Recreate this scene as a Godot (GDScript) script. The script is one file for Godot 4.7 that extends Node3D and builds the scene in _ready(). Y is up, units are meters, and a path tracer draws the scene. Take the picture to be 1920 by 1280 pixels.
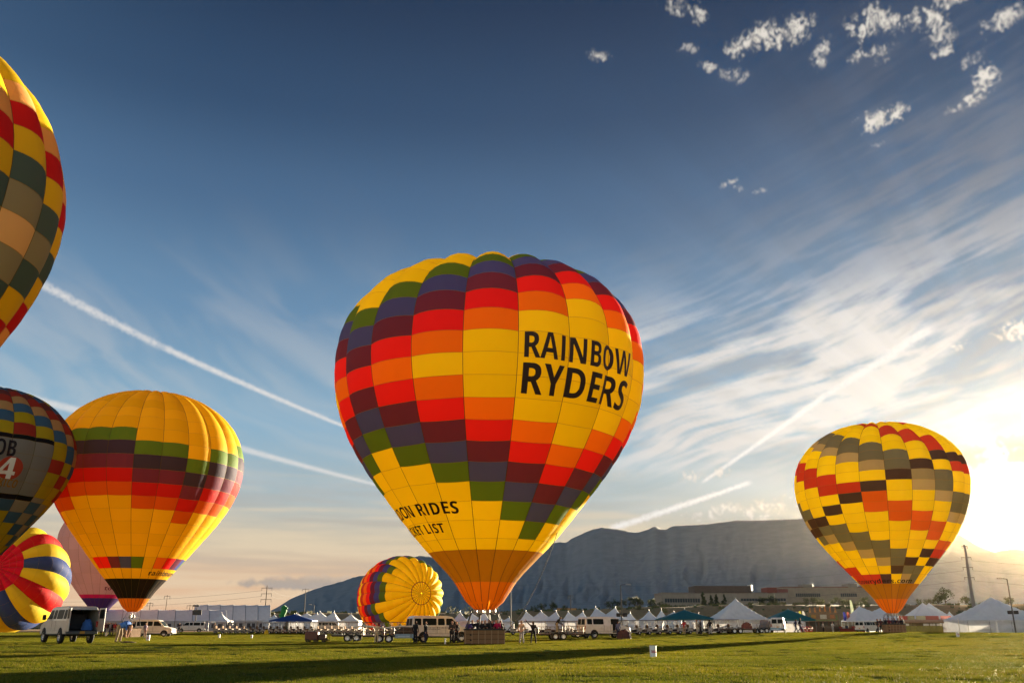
extends Node3D
# A dawn balloon field: inflated hot air balloons on wet grass, tents and carts behind them, a mountain ridge against the low sun.

const EXPOSURE := 7.0
const SUN_AZ := 33.0
const SUN_EL := 4.1
const PITCH := 17.83
const FOCAL := 1650.0
const EYE := 1.5

var rng := RandomNumberGenerator.new()
var M := {}


# ---------------------------------------------------------------- mesh builder
class MB:
	var v := PackedVector3Array()
	var n := PackedVector3Array()
	var c := PackedColorArray()
	var ix := PackedInt32Array()
	var col := Color(1, 1, 1)

	func vert(p: Vector3, nn: Vector3) -> int:
		v.append(p); n.append(nn); c.append(col)
		return v.size() - 1

	func tri_i(a: int, b: int, d: int) -> void:      # counter-clockwise as seen from outside
		ix.append(a); ix.append(d); ix.append(b)

	func tri(a: Vector3, b: Vector3, d: Vector3) -> void:
		var nn := (b - a).cross(d - a).normalized()
		var k := vert(a, nn); vert(b, nn); vert(d, nn)
		tri_i(k, k + 1, k + 2)

	func quad(a: Vector3, b: Vector3, d: Vector3, e: Vector3) -> void:
		var nn := ((b - a).cross(d - a) + (d - a).cross(e - a)).normalized()
		var k := vert(a, nn); vert(b, nn); vert(d, nn); vert(e, nn)
		tri_i(k, k + 1, k + 2); tri_i(k, k + 2, k + 3)

	func box(o: Vector3, s: Vector3, b := Basis()) -> void:
		var h := s * 0.5
		for ax in 3:
			for sg in [-1.0, 1.0]:
				var nn := Vector3(); nn[ax] = sg
				var u := Vector3(); u[(ax + 1) % 3] = h[(ax + 1) % 3]
				var w := Vector3(); w[(ax + 2) % 3] = h[(ax + 2) % 3] * sg
				var f := nn * h[ax]
				quad(o + b * (f - u - w), o + b * (f + u - w), o + b * (f + u + w), o + b * (f - u + w))

	# a box whose long edges are cut at 45 degrees, so that they catch light
	func cbox(o: Vector3, s: Vector3, k := 0.02, b := Basis()) -> void:
		var h := s * 0.5
		k = minf(k, minf(h.x, minf(h.y, h.z)) * 0.6)
		for ax in 3:
			for sg in [-1.0, 1.0]:
				var nn := Vector3(); nn[ax] = sg
				var u := Vector3(); u[(ax + 1) % 3] = h[(ax + 1) % 3] - k
				var w := Vector3(); w[(ax + 2) % 3] = (h[(ax + 2) % 3] - k) * sg
				var f := nn * h[ax]
				quad(o + b * (f - u - w), o + b * (f + u - w), o + b * (f + u + w), o + b * (f - u + w))
		for ax in 3:
			var a1 := (ax + 1) % 3
			var a2 := (ax + 2) % 3
			for s1 in [-1.0, 1.0]:
				for s2 in [-1.0, 1.0]:
					var l := Vector3(); l[ax] = h[ax] - k
					var p := Vector3(); p[a1] = s1 * h[a1]; p[a2] = s2 * (h[a2] - k)
					var q := Vector3(); q[a1] = s1 * (h[a1] - k); q[a2] = s2 * h[a2]
					if s1 * s2 > 0.0:
						quad(o + b * (p - l), o + b * (q - l), o + b * (q + l), o + b * (p + l))
					else:
						quad(o + b * (p + l), o + b * (q + l), o + b * (q - l), o + b * (p - l))
		for sx in [-1.0, 1.0]:
			for sy in [-1.0, 1.0]:
				for sz in [-1.0, 1.0]:
					var g := Vector3(sx, sy, sz)
					var p0 := o + b * (g * Vector3(h.x, h.y - k, h.z - k))
					var p1 := o + b * (g * Vector3(h.x - k, h.y, h.z - k))
					var p2 := o + b * (g * Vector3(h.x - k, h.y - k, h.z))
					if sx * sy * sz > 0.0:
						tri(p0, p1, p2)
					else:
						tri(p0, p2, p1)

	func tube(pts: Array, rad: Array, sides := 6, caps := true) -> void:
		var m := pts.size()
		var prev := Vector3(0.31, 0.2, 0.93)
		var first := v.size()
		for i in m:
			var a: Vector3 = pts[maxi(i - 1, 0)]
			var b: Vector3 = pts[mini(i + 1, m - 1)]
			var t := (b - a).normalized()
			if absf(t.dot(prev)) > 0.98:
				prev = Vector3(0.9, 0.1, 0.3)
			var x := (prev - t * prev.dot(t)).normalized()
			var y := t.cross(x)
			prev = x
			var r: float = rad[mini(i, rad.size() - 1)]
			for k in sides:
				var an := TAU * k / sides
				var d := x * cos(an) + y * sin(an)
				vert(pts[i] + d * r, d)
		for i in m - 1:
			for k in sides:
				var a0 := first + i * sides + k
				var a1 := first + i * sides + (k + 1) % sides
				tri_i(a0, a1, a1 + sides); tri_i(a0, a1 + sides, a0 + sides)
		if caps:
			for e in 2:
				var at := 0 if e == 0 else m - 1
				var t2: Vector3 = (pts[0] - pts[1]).normalized() if e == 0 else (pts[m - 1] - pts[m - 2]).normalized()
				var k0 := v.size()
				vert(pts[at], t2)
				for k in sides:
					vert(v[first + at * sides + k], t2)
				for k in sides:
					if e == 1:
						tri_i(k0, k0 + 1 + k, k0 + 1 + (k + 1) % sides)
					else:
						tri_i(k0, k0 + 1 + (k + 1) % sides, k0 + 1 + k)

	func bar(a: Vector3, b: Vector3, r: float, sides := 5) -> void:
		tube([a, b], [r], sides)

	# profile: Vector2(radius, height) from bottom to top, turned about the axis b.y through o
	func lathe(prof: Array, sides: int, o := Vector3(), b := Basis()) -> void:
		for i in prof.size() - 1:
			var p: Vector2 = prof[i]
			var q: Vector2 = prof[i + 1]
			var nn := Vector2(q.y - p.y, p.x - q.x).normalized()
			var k0 := v.size()
			for k in sides + 1:
				var an := TAU * k / sides
				var d := Vector3(cos(an), 0, sin(an))
				var no := b * (d * nn.x + Vector3.UP * nn.y)
				vert(o + b * (d * p.x + Vector3.UP * p.y), no)
				vert(o + b * (d * q.x + Vector3.UP * q.y), no)
			for k in sides:
				var a := k0 + k * 2
				tri_i(a, a + 1, a + 3); tri_i(a, a + 3, a + 2)

	# a smooth sheet of (nu+1)*(nv+1) points; f(i, j) -> Vector3; u x v points outwards
	func sheet(nu: int, nv: int, f: Callable) -> void:
		var k0 := v.size()
		var p := []
		for j in nv + 1:
			for i in nu + 1:
				p.append(f.call(i, j))
		for j in nv + 1:
			for i in nu + 1:
				var du: Vector3 = p[j * (nu + 1) + mini(i + 1, nu)] - p[j * (nu + 1) + maxi(i - 1, 0)]
				var dv: Vector3 = p[mini(j + 1, nv) * (nu + 1) + i] - p[maxi(j - 1, 0) * (nu + 1) + i]
				vert(p[j * (nu + 1) + i], du.cross(dv).normalized())
		for j in nv:
			for i in nu:
				var a := k0 + j * (nu + 1) + i
				tri_i(a, a + 1, a + nu + 2); tri_i(a, a + nu + 2, a + nu + 1)

	# a flat outline (counter-clockwise, in the x-y plane of t) pushed out along t.z by depth
	func slab(poly: PackedVector2Array, depth: float, t: Transform3D) -> void:
		var tr := Geometry2D.triangulate_polygon(poly)
		if Geometry2D.is_polygon_clockwise(poly):
			poly = poly.duplicate(); poly.reverse(); tr = Geometry2D.triangulate_polygon(poly)
		for side in 2:
			var z := depth if side == 0 else 0.0
			var nn := t.basis.z if side == 0 else -t.basis.z
			var k := v.size()
			for q in poly:
				vert(t * Vector3(q.x, q.y, z), nn.normalized())
			for i in range(0, tr.size(), 3):
				var a := poly[tr[i]]; var b := poly[tr[i + 1]]; var d := poly[tr[i + 2]]
				var ccw := (b - a).cross(d - a) > 0.0
				if ccw == (side == 0):
					tri_i(k + tr[i], k + tr[i + 1], k + tr[i + 2])
				else:
					tri_i(k + tr[i], k + tr[i + 2], k + tr[i + 1])
		for i in poly.size():
			var a := poly[i]; var b := poly[(i + 1) % poly.size()]
			quad(t * Vector3(a.x, a.y, 0), t * Vector3(b.x, b.y, 0), t * Vector3(b.x, b.y, depth), t * Vector3(a.x, a.y, depth))

	func add(o: MB, t := Transform3D()) -> void:
		var k := v.size()
		var nb := t.basis.inverse().transposed()
		for i in o.v.size():
			v.append(t * o.v[i]); n.append((nb * o.n[i]).normalized()); c.append(o.c[i])
		for i in o.ix:
			ix.append(k + i)

	func mesh() -> ArrayMesh:
		var a := []
		a.resize(Mesh.ARRAY_MAX)
		a[Mesh.ARRAY_VERTEX] = v; a[Mesh.ARRAY_NORMAL] = n; a[Mesh.ARRAY_COLOR] = c; a[Mesh.ARRAY_INDEX] = ix
		var m := ArrayMesh.new()
		m.add_surface_from_arrays(Mesh.PRIMITIVE_TRIANGLES, a)
		return m


func obj(called: String, mb, material: Material, parent: Node3D = self) -> MeshInstance3D:
	var o := MeshInstance3D.new()
	o.name = called
	o.mesh = mb.mesh() if mb is MB else mb
	o.material_override = material
	parent.add_child(o, true)
	return o


func tag(o: Node, label: String, category: String, group := "", kind := "") -> Node:
	if label: o.set_meta("label", label)
	if category: o.set_meta("category", category)
	if group: o.set_meta("group", group)
	if kind: o.set_meta("kind", kind)
	return o


func thing(called: String, label: String, category: String, at := Vector3(), turn := 0.0, group := "") -> Node3D:
	var o := Node3D.new()
	o.name = called
	add_child(o, true)
	o.position = at
	o.rotation.y = turn
	tag(o, label, category, group)
	return o


func dup(proto: Node3D, at: Vector3, turn: float, label: String, group := "") -> Node3D:
	var o: Node3D = proto.duplicate()
	o.name = proto.name.rstrip("0123456789")
	add_child(o, true)
	o.position = at
	o.rotation.y = turn
	o.set_meta("label", label)
	if group: o.set_meta("group", group)
	return o


func structure(called: String, mb, material: Material) -> MeshInstance3D:
	var o := obj(called, mb, material)
	o.set_meta("kind", "structure")
	return o


func lin(r: float, g: float, b: float) -> Color:
	return Color(r, g, b).linear_to_srgb()


func noise(sd: int, freq: float, octaves := 4, type := FastNoiseLite.TYPE_SIMPLEX_SMOOTH) -> FastNoiseLite:
	var f := FastNoiseLite.new()
	f.seed = sd
	f.noise_type = type
	f.frequency = freq
	f.fractal_type = FastNoiseLite.FRACTAL_FBM
	f.fractal_octaves = octaves
	return f


func ntex(sd: int, freq: float, stops: Array, size := 256, octaves := 4) -> NoiseTexture2D:   # stops: [[offset, linear colour], ...]
	var t := NoiseTexture2D.new()
	t.width = size; t.height = size
	t.seamless = true
	t.noise = noise(sd, freq, octaves)
	var g := Gradient.new()
	g.offsets = PackedFloat32Array(stops.map(func(s): return s[0]))
	g.colors = PackedColorArray(stops.map(func(s): return (s[1] as Color).linear_to_srgb()))
	t.color_ramp = g
	return t


func bump(sd: int, freq: float, size := 256, strength := 4.0) -> NoiseTexture2D:
	var t := NoiseTexture2D.new()
	t.width = size; t.height = size
	t.seamless = true
	t.as_normal_map = true
	t.bump_strength = strength
	t.noise = noise(sd, freq, 4)
	return t


func mat(called: String, color: Color, rough := 0.7, o := {}) -> StandardMaterial3D:     # color is linear
	var m := StandardMaterial3D.new()
	m.resource_name = called
	m.albedo_color = color.linear_to_srgb()
	m.roughness = rough
	m.metallic_specular = o.get("spec", 0.4)
	m.metallic = o.get("metal", 0.0)
	m.vertex_color_use_as_albedo = o.get("vc", true)
	if o.has("backlight"):
		m.backlight_enabled = true
		m.backlight = Color(1, 1, 1) * float(o.backlight)
	if o.has("tex"):
		m.albedo_texture = o.tex
	if o.has("normal"):
		m.normal_enabled = true
		m.normal_texture = o.normal
		m.normal_scale = o.get("normal_scale", 0.5)
	if o.has("scale"):
		m.uv1_triplanar = true
		m.uv1_world_triplanar = o.get("world", false)
		m.uv1_scale = Vector3.ONE * float(o.scale)
	if o.has("coat"):
		m.clearcoat_enabled = true
		m.clearcoat = o.coat
		m.clearcoat_roughness = 0.12
	M[called] = m
	return m


# ---------------------------------------------------------------- places
# The field's height: flat, with a low swell under the big van on the left.
func ground_y(x: float, z: float) -> float:
	var d := -z
	var y := 0.37 * exp(-pow((x + 33.0) / 15.0, 2.0) - pow((d - 61.0) / 19.0, 2.0))
	y += 0.46 * exp(-pow((x - 52.0) / 40.0, 2.0) - pow((d - 125.0) / 34.0, 2.0))
	if d > 300.0:
		var top := 6.2 + 3.4 * smoothstep(-30.0, 120.0, x)
		y += top * smoothstep(330.0, 395.0, d + 8.0 * sin(x * 0.021))
		y += 0.002 * maxf(0.0, d - 520.0)
	return y


# A point seen at this column of the 1920-wide photograph, standing on the field d metres ahead.
func spot(px: float, d: float, lift := 0.0) -> Vector3:
	var zc := d * cos(deg_to_rad(PITCH)) - EYE * sin(deg_to_rad(PITCH))
	var x := (px - 960.0) / FOCAL * zc
	return Vector3(x, ground_y(x, -d) + lift, -d)


# The point d metres ahead that is seen at this pixel.
func at_px(px: float, py: float, d: float) -> Vector3:
	var t := deg_to_rad(PITCH)
	var a := (px - 960.0) / FOCAL
	var b := (640.0 - py) / FOCAL
	var fwd := cos(t) - b * sin(t)
	return Vector3(a / fwd * d, EYE + (b * cos(t) + sin(t)) / fwd * d, -d)


# ---------------------------------------------------------------- sky
const SKY_STEPS := [
	[0.0, 0.80, 0.50, 0.31], [2.1, 0.74, 0.49, 0.315], [5.0, 0.60, 0.53, 0.41], [8.0, 0.37, 0.475, 0.52], [12.0, 0.255, 0.43, 0.575],
	[19.0, 0.140, 0.270, 0.430], [26.0, 0.070, 0.148, 0.272], [32.0, 0.034, 0.078, 0.160], [39.0, 0.018, 0.042, 0.094], [50.0, 0.018, 0.040, 0.090], [90.0, 0.020, 0.042, 0.095]]
# small torn clouds: azimuth, elevation, half width, half height, tilt (degrees), strength
const PUFFS := [
	[12.7, 38.0, 0.9, 0.45, -12, 0.9], [14.0, 37.5, 0.7, 0.45, -50, 0.9], [6.65, 35.7, 0.6, 0.38, 0, 0.9], [17.2, 35.2, 1.1, 0.6, 22, 1.0], [19.2, 35.5, 1.2, 0.8, 8, 1.2],
	[20.9, 35.5, 1.0, 0.75, 25, 1.2], [22.6, 33.9, 0.5, 0.8, -30, 0.9], [13.3, 35.5, 0.6, 0.3, -10, 0.6], [25.7, 35.0, 1.1, 0.8, 35, 1.1], [27.2, 34.5, 1.1, 0.65, -20, 1.1],
	[25.1, 33.2, 0.9, 0.42, 10, 1.1], [26.4, 33.0, 0.7, 0.4, 30, 1.0], [15.0, 34.1, 0.9, 0.32, -28, 0.9], [16.3, 33.6, 0.8, 0.42, -8, 1.0], [29.6, 34.2, 0.8, 1.0, 25, 1.0],
	[30.7, 34.8, 1.1, 0.5, 10, 1.0], [29.9, 33.0, 0.7, 0.6, -30, 0.9], [29.9, 32.2, 0.7, 0.25, 10, 0.9], [33.5, 33.0, 1.2, 0.5, 12, 0.9], [31.4, 31.4, 0.6, 0.35, 15, 0.7],
	[32.1, 30.4, 0.6, 0.7, -30, 1.0], [31.2, 29.4, 1.3, 0.42, 22, 1.0], [25.2, 29.4, 0.9, 0.6, 25, 1.1], [26.3, 29.6, 0.9, 0.5, 12, 1.1], [15.4, 27.2, 0.6, 0.18, 20, 0.8],
	[16.0, 26.8, 0.5, 0.22, -20, 0.8], [17.5, 26.5, 0.5, 0.2, 12, 0.7], [25.2, 28.0, 0.4, 0.15, 5, 0.5],
	[31.2, 16.0, 1.1, 0.6, 12, 1.3], [28.2, 15.6, 0.8, 0.3, 10, 0.9], [11.6, 8.9, 0.9, 0.42, 0, 0.9], [13.2, 9.1, 0.8, 0.35, 8, 0.9], [15.6, 6.7, 1.6, 0.6, 4, 1.1], [17.6, 7.1, 1.4, 0.5, 4, 1.1],
	[20.0, 7.0, 1.6, 0.55, 2, 1.1], [13.6, 6.9, 1.2, 0.3, 3, 0.8], [7.0, 9.2, 0.5, 0.15, 0, 0.7], [8.3, 9.1, 0.4, 0.12, 0, 0.7], [12.0, 6.5, 1.4, 0.35, 4, 0.8], [19.0, 8.6, 0.7, 0.3, 10, 0.8]]
# contrails: from (azimuth, elevation) to (azimuth, elevation), half widths, brightness, raggedness
const TRAILS := [
	[-33.0, 20.1, -22.76, 16.26, 0.38, 0.27, 1.0, 1.3], [-22.76, 16.26, -9.0, 11.4, 0.27, 0.13, 1.15, 0.7], [-19.2, 10.85, -7.5, 8.2, 0.30, 0.11, 1.0, 0.4], [-36.0, 13.4, -24.5, 11.6, 0.34, 0.28, 1.0, 0.5],
	[12.2, 8.55, 20.2, 13.5, 0.13, 0.24, 1.2, 0.9], [20.2, 13.5, 27.0, 17.0, 0.24, 0.44, 0.75, 1.3], [6.2, 5.75, 15.2, 8.45, 0.28, 0.16, 1.4, 1.2]]

var sky_rows := PackedVector3Array()
var n_cirrus: FastNoiseLite
var n_warp: FastNoiseLite
var n_puff: FastNoiseLite
var n_band: FastNoiseLite
var n_soft: FastNoiseLite


func sky_prepare() -> void:
	for k in 361:
		var el := k * 0.25
		var i := 0
		while i < SKY_STEPS.size() - 2 and SKY_STEPS[i + 1][0] < el:
			i += 1
		var a = SKY_STEPS[i]
		var b = SKY_STEPS[i + 1]
		var t := smoothstep(0.0, 1.0, clampf((el - a[0]) / (b[0] - a[0]), 0, 1)) * 0.35 + clampf((el - a[0]) / (b[0] - a[0]), 0, 1) * 0.65
		sky_rows.append(Vector3(lerpf(a[1], b[1], t), lerpf(a[2], b[2], t), lerpf(a[3], b[3], t)))
	n_cirrus = noise(11, 1.0, 6)
	n_warp = noise(12, 1.0, 3)
	n_puff = noise(13, 1.0, 5)
	n_band = noise(14, 1.0, 5)
	n_soft = noise(15, 1.0, 3)


func sky_at(az: float, el: float, fine: bool) -> Vector3:
	var ra := deg_to_rad(az)
	var re := deg_to_rad(el)
	var dir := Vector3(sin(ra) * cos(re), sin(re), -cos(ra) * cos(re))
	var sa := deg_to_rad(SUN_AZ)
	var se := deg_to_rad(SUN_EL)
	var sun := Vector3(sin(sa) * cos(se), sin(se), -cos(sa) * cos(se))
	var gam := rad_to_deg(acos(clampf(dir.dot(sun), -1, 1)))
	var k := el * 4.0
	var base := sky_rows[int(k)].lerp(sky_rows[mini(int(k) + 1, 360)], k - int(k))
	# sky opposite the sun strongly brightened and warmed, added as fill for shaded sides
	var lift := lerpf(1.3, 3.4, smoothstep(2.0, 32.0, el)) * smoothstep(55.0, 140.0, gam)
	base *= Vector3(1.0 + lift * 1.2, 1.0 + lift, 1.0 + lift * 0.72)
	# long cirrus veils, laid out on a sheet of air high above
	var q := Vector2(dir.x, dir.z) / (dir.y + 0.10)
	var ax := Vector2(sin(0.10), -cos(0.10))
	var al := q.dot(ax)
	var ac := q.dot(Vector2(-ax.y, ax.x))
	var w := n_warp.get_noise_3d(ac * 0.8, al * 0.5, 3.1)
	var w2 := n_warp.get_noise_3d(ac * 0.8 + 31.0, al * 0.5, 9.1)
	var c1 := n_cirrus.get_noise_3d(ac * 1.7 + w * 0.8, al * 0.75 + w2 * 0.8, 0.0)
	var c2 := n_cirrus.get_noise_3d(ac * 6.0 + w * 2.0, al * 1.3 + w2 * 1.4, 40.0)
	var veil := 0.5 + 0.55 * c1 + 0.48 * c2
	# fibres that rise gently away from the sun's foot
	var fu := az * 0.966 + el * 0.30
	var fv := -az * 0.27 + el * 0.96 + 1.4 * w2
	var f1 := n_cirrus.get_noise_3d(fu * 0.040 + w * 0.4, fv * 0.15, 120.0)
	var f2 := n_cirrus.get_noise_3d(fu * 0.085 + w * 0.5, fv * 0.55, 160.0)
	var c3 := n_cirrus.get_noise_3d(fu * 0.26 + w * 0.8, fv * 1.9, 200.0)
	veil = lerpf(veil, 0.60 + 0.56 * f1 + 0.52 * f2 + 0.34 * c3, smoothstep(0.0, 10.0, az) * smoothstep(75.0, 50.0, az))
	var side := smoothstep(1.0, 14.0, az) * smoothstep(60.0, 36.0, az)
	var band := smoothstep(7.8, 12.0, el) * smoothstep(21.5, 15.5, el) + 0.30 * smoothstep(14.0, 19.0, el) * smoothstep(40.0, 24.0, el) * smoothstep(12.0, 30.0, az)
	var amount := 0.20 * smoothstep(5.0, 10.0, el) * smoothstep(30.0, 14.0, el) + 0.85 * side * band
	amount *= 1.0 - 0.5 * smoothstep(45.0, 90.0, absf(az))
	var cir := clampf(smoothstep(lerpf(0.22, 0.46, smoothstep(16.0, 24.0, el)), 0.95, veil) * amount * 1.5, 0, 0.96)
	var lit := 0.68 + 0.42 * exp(-gam / 14.0)
	var high := smoothstep(17.0, 27.0, el)
	base = base.lerp(Vector3(0.90, 0.885, 0.87).lerp(Vector3(0.30, 0.31, 0.34), high) * lit, cir)
	# grey undersides of the thicker veils
	base = base.lerp(Vector3(0.34, 0.37, 0.40), clampf(smoothstep(0.10, 0.55, -f1 - 0.4 * f2 + 0.5 * c3) * side * band * 0.5 * smoothstep(6.0, 12.0, gam), 0, 1))
	# glow of the air round the sun
	base += Vector3(1.0, 0.88, 0.66) * (6.0 * exp(-pow(gam / 3.5, 2.2)) + 0.36 * exp(-gam / 4.2)) + Vector3(1.0, 0.95, 0.86) * 0.03 * exp(-gam / 20.0)
	# faint shafts of light that fan out from the sun
	var fan := rad_to_deg(atan2(el - SUN_EL, (az - SUN_AZ) * cos(re)))
	base *= 1.0 + 0.10 * n_band.get_noise_2d(fan * 0.16, 3.0) * smoothstep(8.0, 16.0, gam) * smoothstep(46.0, 26.0, gam)
	# cream and slate streaks low over the horizon
	var b1 := n_band.get_noise_3d(az * 0.035, el * 0.75, 5.0)
	var b2 := n_band.get_noise_3d(az * 0.13, el * 2.1, 15.0)
	var st := smoothstep(-0.25, 0.45, b1 + 0.6 * b2)
	var low := smoothstep(10.5, 6.0, el) * smoothstep(-0.5, 2.0, el) * smoothstep(16.0, 4.0, az)
	base = base.lerp(Vector3(0.80, 0.655, 0.46) * (1.0 if el < 7.0 else 0.95), low * st * 0.55)
	base = base.lerp(Vector3(0.46, 0.40, 0.35), low * smoothstep(0.1, 0.5, -b1 - 0.5 * b2) * 0.35)
	if not fine:
		return base
	# contrails
	for t in TRAILS:
		var a := Vector2(t[0], t[1])
		var d := Vector2(t[2], t[3]) - a
		var p := Vector2(az, el) - a
		var f := p.dot(d) / d.length_squared()
		if f < -0.02 or f > 1.02:
			continue
		var wd := lerpf(t[4], t[5], clampf(f, 0, 1))
		var off := absf(p.cross(d)) / d.length()
		if off > wd * 2.2:
			continue
		var rag: float = n_puff.get_noise_3d(az * 3.4, el * 3.4, 7.0) * t[7]
		var s: float = smoothstep(1.0, 0.25, off / wd + rag * 0.55) * (0.75 + 0.6 * rag) * smoothstep(-0.02, 0.04, f) * smoothstep(1.02, 0.85 if t[6] < 0.9 else 0.97, f)
		base = base.lerp(Vector3(0.92, 0.89, 0.86) * (0.84 + 0.75 * exp(-gam / 14.0)), clampf(s * t[6] * 0.9, 0, 1))
	# torn white puffs
	for t in PUFFS:
		var px: float = (az - t[0]) * cos(re)
		var py: float = el - t[1]
		if absf(px) > t[2] * 1.9 + 0.4 or absf(py) > t[3] * 2.2 + 0.6:
			continue
		var tl := deg_to_rad(t[4])
		var u: float = (px * cos(tl) + py * sin(tl)) / t[2]
		var v: float = (-px * sin(tl) + py * cos(tl)) / t[3]
		var wx := n_soft.get_noise_3d(az * 0.9, el * 0.9, 51.0)
		var wy := n_soft.get_noise_3d(az * 0.9, el * 0.9, 57.0)
		var nz := n_soft.get_noise_3d(u * 0.95 * t[2] + wx * 1.3, v * 1.1 * t[3] + wy * 1.3, t[0] * 7.0 + t[1]) * 1.9 + n_soft.get_noise_3d(u * 2.4 * t[2] + wx * 2.6, v * 3.4 * t[3] + wy * 2.6, t[0] * 3.0) * 0.5
		var den := smoothstep(0.05, 1.9, 1.0 - (u * u + v * v) * 0.80 + nz)
		var sh := 0.62 + 0.55 * den + 0.22 * n_soft.get_noise_3d(az * 1.4 + wx, el * 2.0 - 0.5 + wy, 2.0)
		var wh := Vector3(0.64, 0.60, 0.54) * clampf(sh, 0.3, 1.15) * (1.0 + 0.9 * exp(-gam / 12.0))
		base = base.lerp(wh, clampf(den * t[5] * 1.05, 0, 1))
	# a grey bank over the left flank of the mountain, and torn brown cloud beside the sun
	var g1 := n_puff.get_noise_3d(az * 0.62, el * 1.3, 21.0) + 0.5 * n_puff.get_noise_3d(az * 2.1, el * 3.0, 23.0)
	var e1 := 1.0 - pow((az + 12.6) / 4.4, 2.0) - pow((el - 2.35) / (0.62 if el > 2.35 else 0.38), 2.0) + g1 * 0.95
	var a1 := smoothstep(0.05, 0.6, e1)
	var top1 := smoothstep(2.3, 3.1, el + 0.3 * g1)
	base = base.lerp(Vector3(0.33, 0.29, 0.275).lerp(Vector3(0.62, 0.50, 0.40), top1), a1 * 0.8)
	var g2 := n_puff.get_noise_3d(az * 0.8, el * 1.0, 31.0) + 0.6 * n_puff.get_noise_3d(az * 2.6, el * 2.8, 33.0)
	for cc in [[27.6, 9.3, 1.3, 0.75], [30.4, 9.5, 1.5, 0.95], [33.5, 9.6, 1.6, 0.8]]:
		var e2: float = 1.0 - pow((az - cc[0]) / cc[2], 2.0) - pow((el - cc[1]) / cc[3], 2.0) + g2 * 1.3
		var a2 := smoothstep(0.15, 0.75, e2)
		base = base.lerp(Vector3(1.4, 1.25, 1.0), smoothstep(-0.1, 0.35, e2) * 0.7 * (1.0 - a2))
		base = base.lerp(Vector3(0.36, 0.275, 0.19).lerp(Vector3(0.8, 0.68, 0.5), smoothstep(0.0, 0.6, (el - cc[1]) / cc[3])), a2 * 0.85)
	return base


func make_sky() -> Sky:
	sky_prepare()
	var W := 4096
	var H := 2048
	var lw := 1024
	var lh := 512
	var small := PackedFloat32Array()
	small.resize(lw * lh * 4)
	small.fill(0.12 / EXPOSURE)
	for j in lh / 2 + 1:
		var el := maxf(0.0, 90.0 - (j + 0.5) * 180.0 / lh)
		for i in lw:
			var az := (i + 0.5) * 360.0 / lw
			if az > 180.0: az -= 360.0
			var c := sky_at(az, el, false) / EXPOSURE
			var o := (j * lw + i) * 4
			small[o] = c.x; small[o + 1] = c.y; small[o + 2] = c.z; small[o + 3] = 1.0
	var im := Image.create_from_data(lw, lh, false, Image.FORMAT_RGBAF, small.to_byte_array())
	im.resize(W, H, Image.INTERPOLATE_BILINEAR)
	var j0 := int((90.0 - 45.0) / 180.0 * H)
	var j1 := int(90.5 / 180.0 * H)
	var i0 := int(-44.0 / 360.0 * W)
	var i1 := int(44.0 / 360.0 * W)
	var part := PackedFloat32Array()
	var pw := i1 - i0
	part.resize(pw * (j1 - j0) * 4)
	for j in range(j0, j1):
		var el := maxf(0.0, 90.0 - (j + 0.5) * 180.0 / H)
		for i in pw:
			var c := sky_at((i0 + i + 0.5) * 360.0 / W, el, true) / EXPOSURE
			var o := ((j - j0) * pw + i) * 4
			part[o] = c.x; part[o + 1] = c.y; part[o + 2] = c.z; part[o + 3] = 1.0
	var pim := Image.create_from_data(pw, j1 - j0, false, Image.FORMAT_RGBAF, part.to_byte_array())
	im.blit_rect(pim, Rect2i(-i0, 0, i1, j1 - j0), Vector2i(0, j0))
	im.blit_rect(pim, Rect2i(0, 0, -i0, j1 - j0), Vector2i(W + i0, j0))
	var m := PanoramaSkyMaterial.new()
	m.panorama = ImageTexture.create_from_image(im)
	var s := Sky.new()
	s.sky_material = m
	return s


func set_view() -> void:
	var cam := Camera3D.new()
	cam.name = "camera"
	cam.fov = rad_to_deg(2.0 * atan(640.0 / FOCAL))
	cam.position = Vector3(0, EYE, 0)
	cam.rotation_degrees = Vector3(PITCH, 0, 0)
	cam.near = 0.2
	cam.far = 40000.0
	add_child(cam)
	cam.current = true
	var e := Environment.new()
	e.background_mode = Environment.BG_SKY
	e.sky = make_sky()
	e.tonemap_mode = Environment.TONE_MAPPER_LINEAR
	e.tonemap_exposure = EXPOSURE
	e.sdfgi_enabled = true
	e.ssao_enabled = true
	e.ssil_enabled = true
	e.volumetric_fog_enabled = true
	e.volumetric_fog_density = 0.0000023
	e.volumetric_fog_albedo = lin(0.95, 0.82, 0.60)
	e.volumetric_fog_anisotropy = 0.82
	var we := WorldEnvironment.new()
	we.name = "world"
	we.environment = e
	add_child(we)
	var sun := DirectionalLight3D.new()
	sun.name = "sun"
	sun.light_energy = 1.6
	sun.light_color = lin(1.0, 0.82, 0.56)
	sun.light_angular_distance = 0.5
	sun.shadow_enabled = true
	sun.rotation_degrees = Vector3(-SUN_EL, 180.0 - SUN_AZ, 0)
	add_child(sun)


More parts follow.
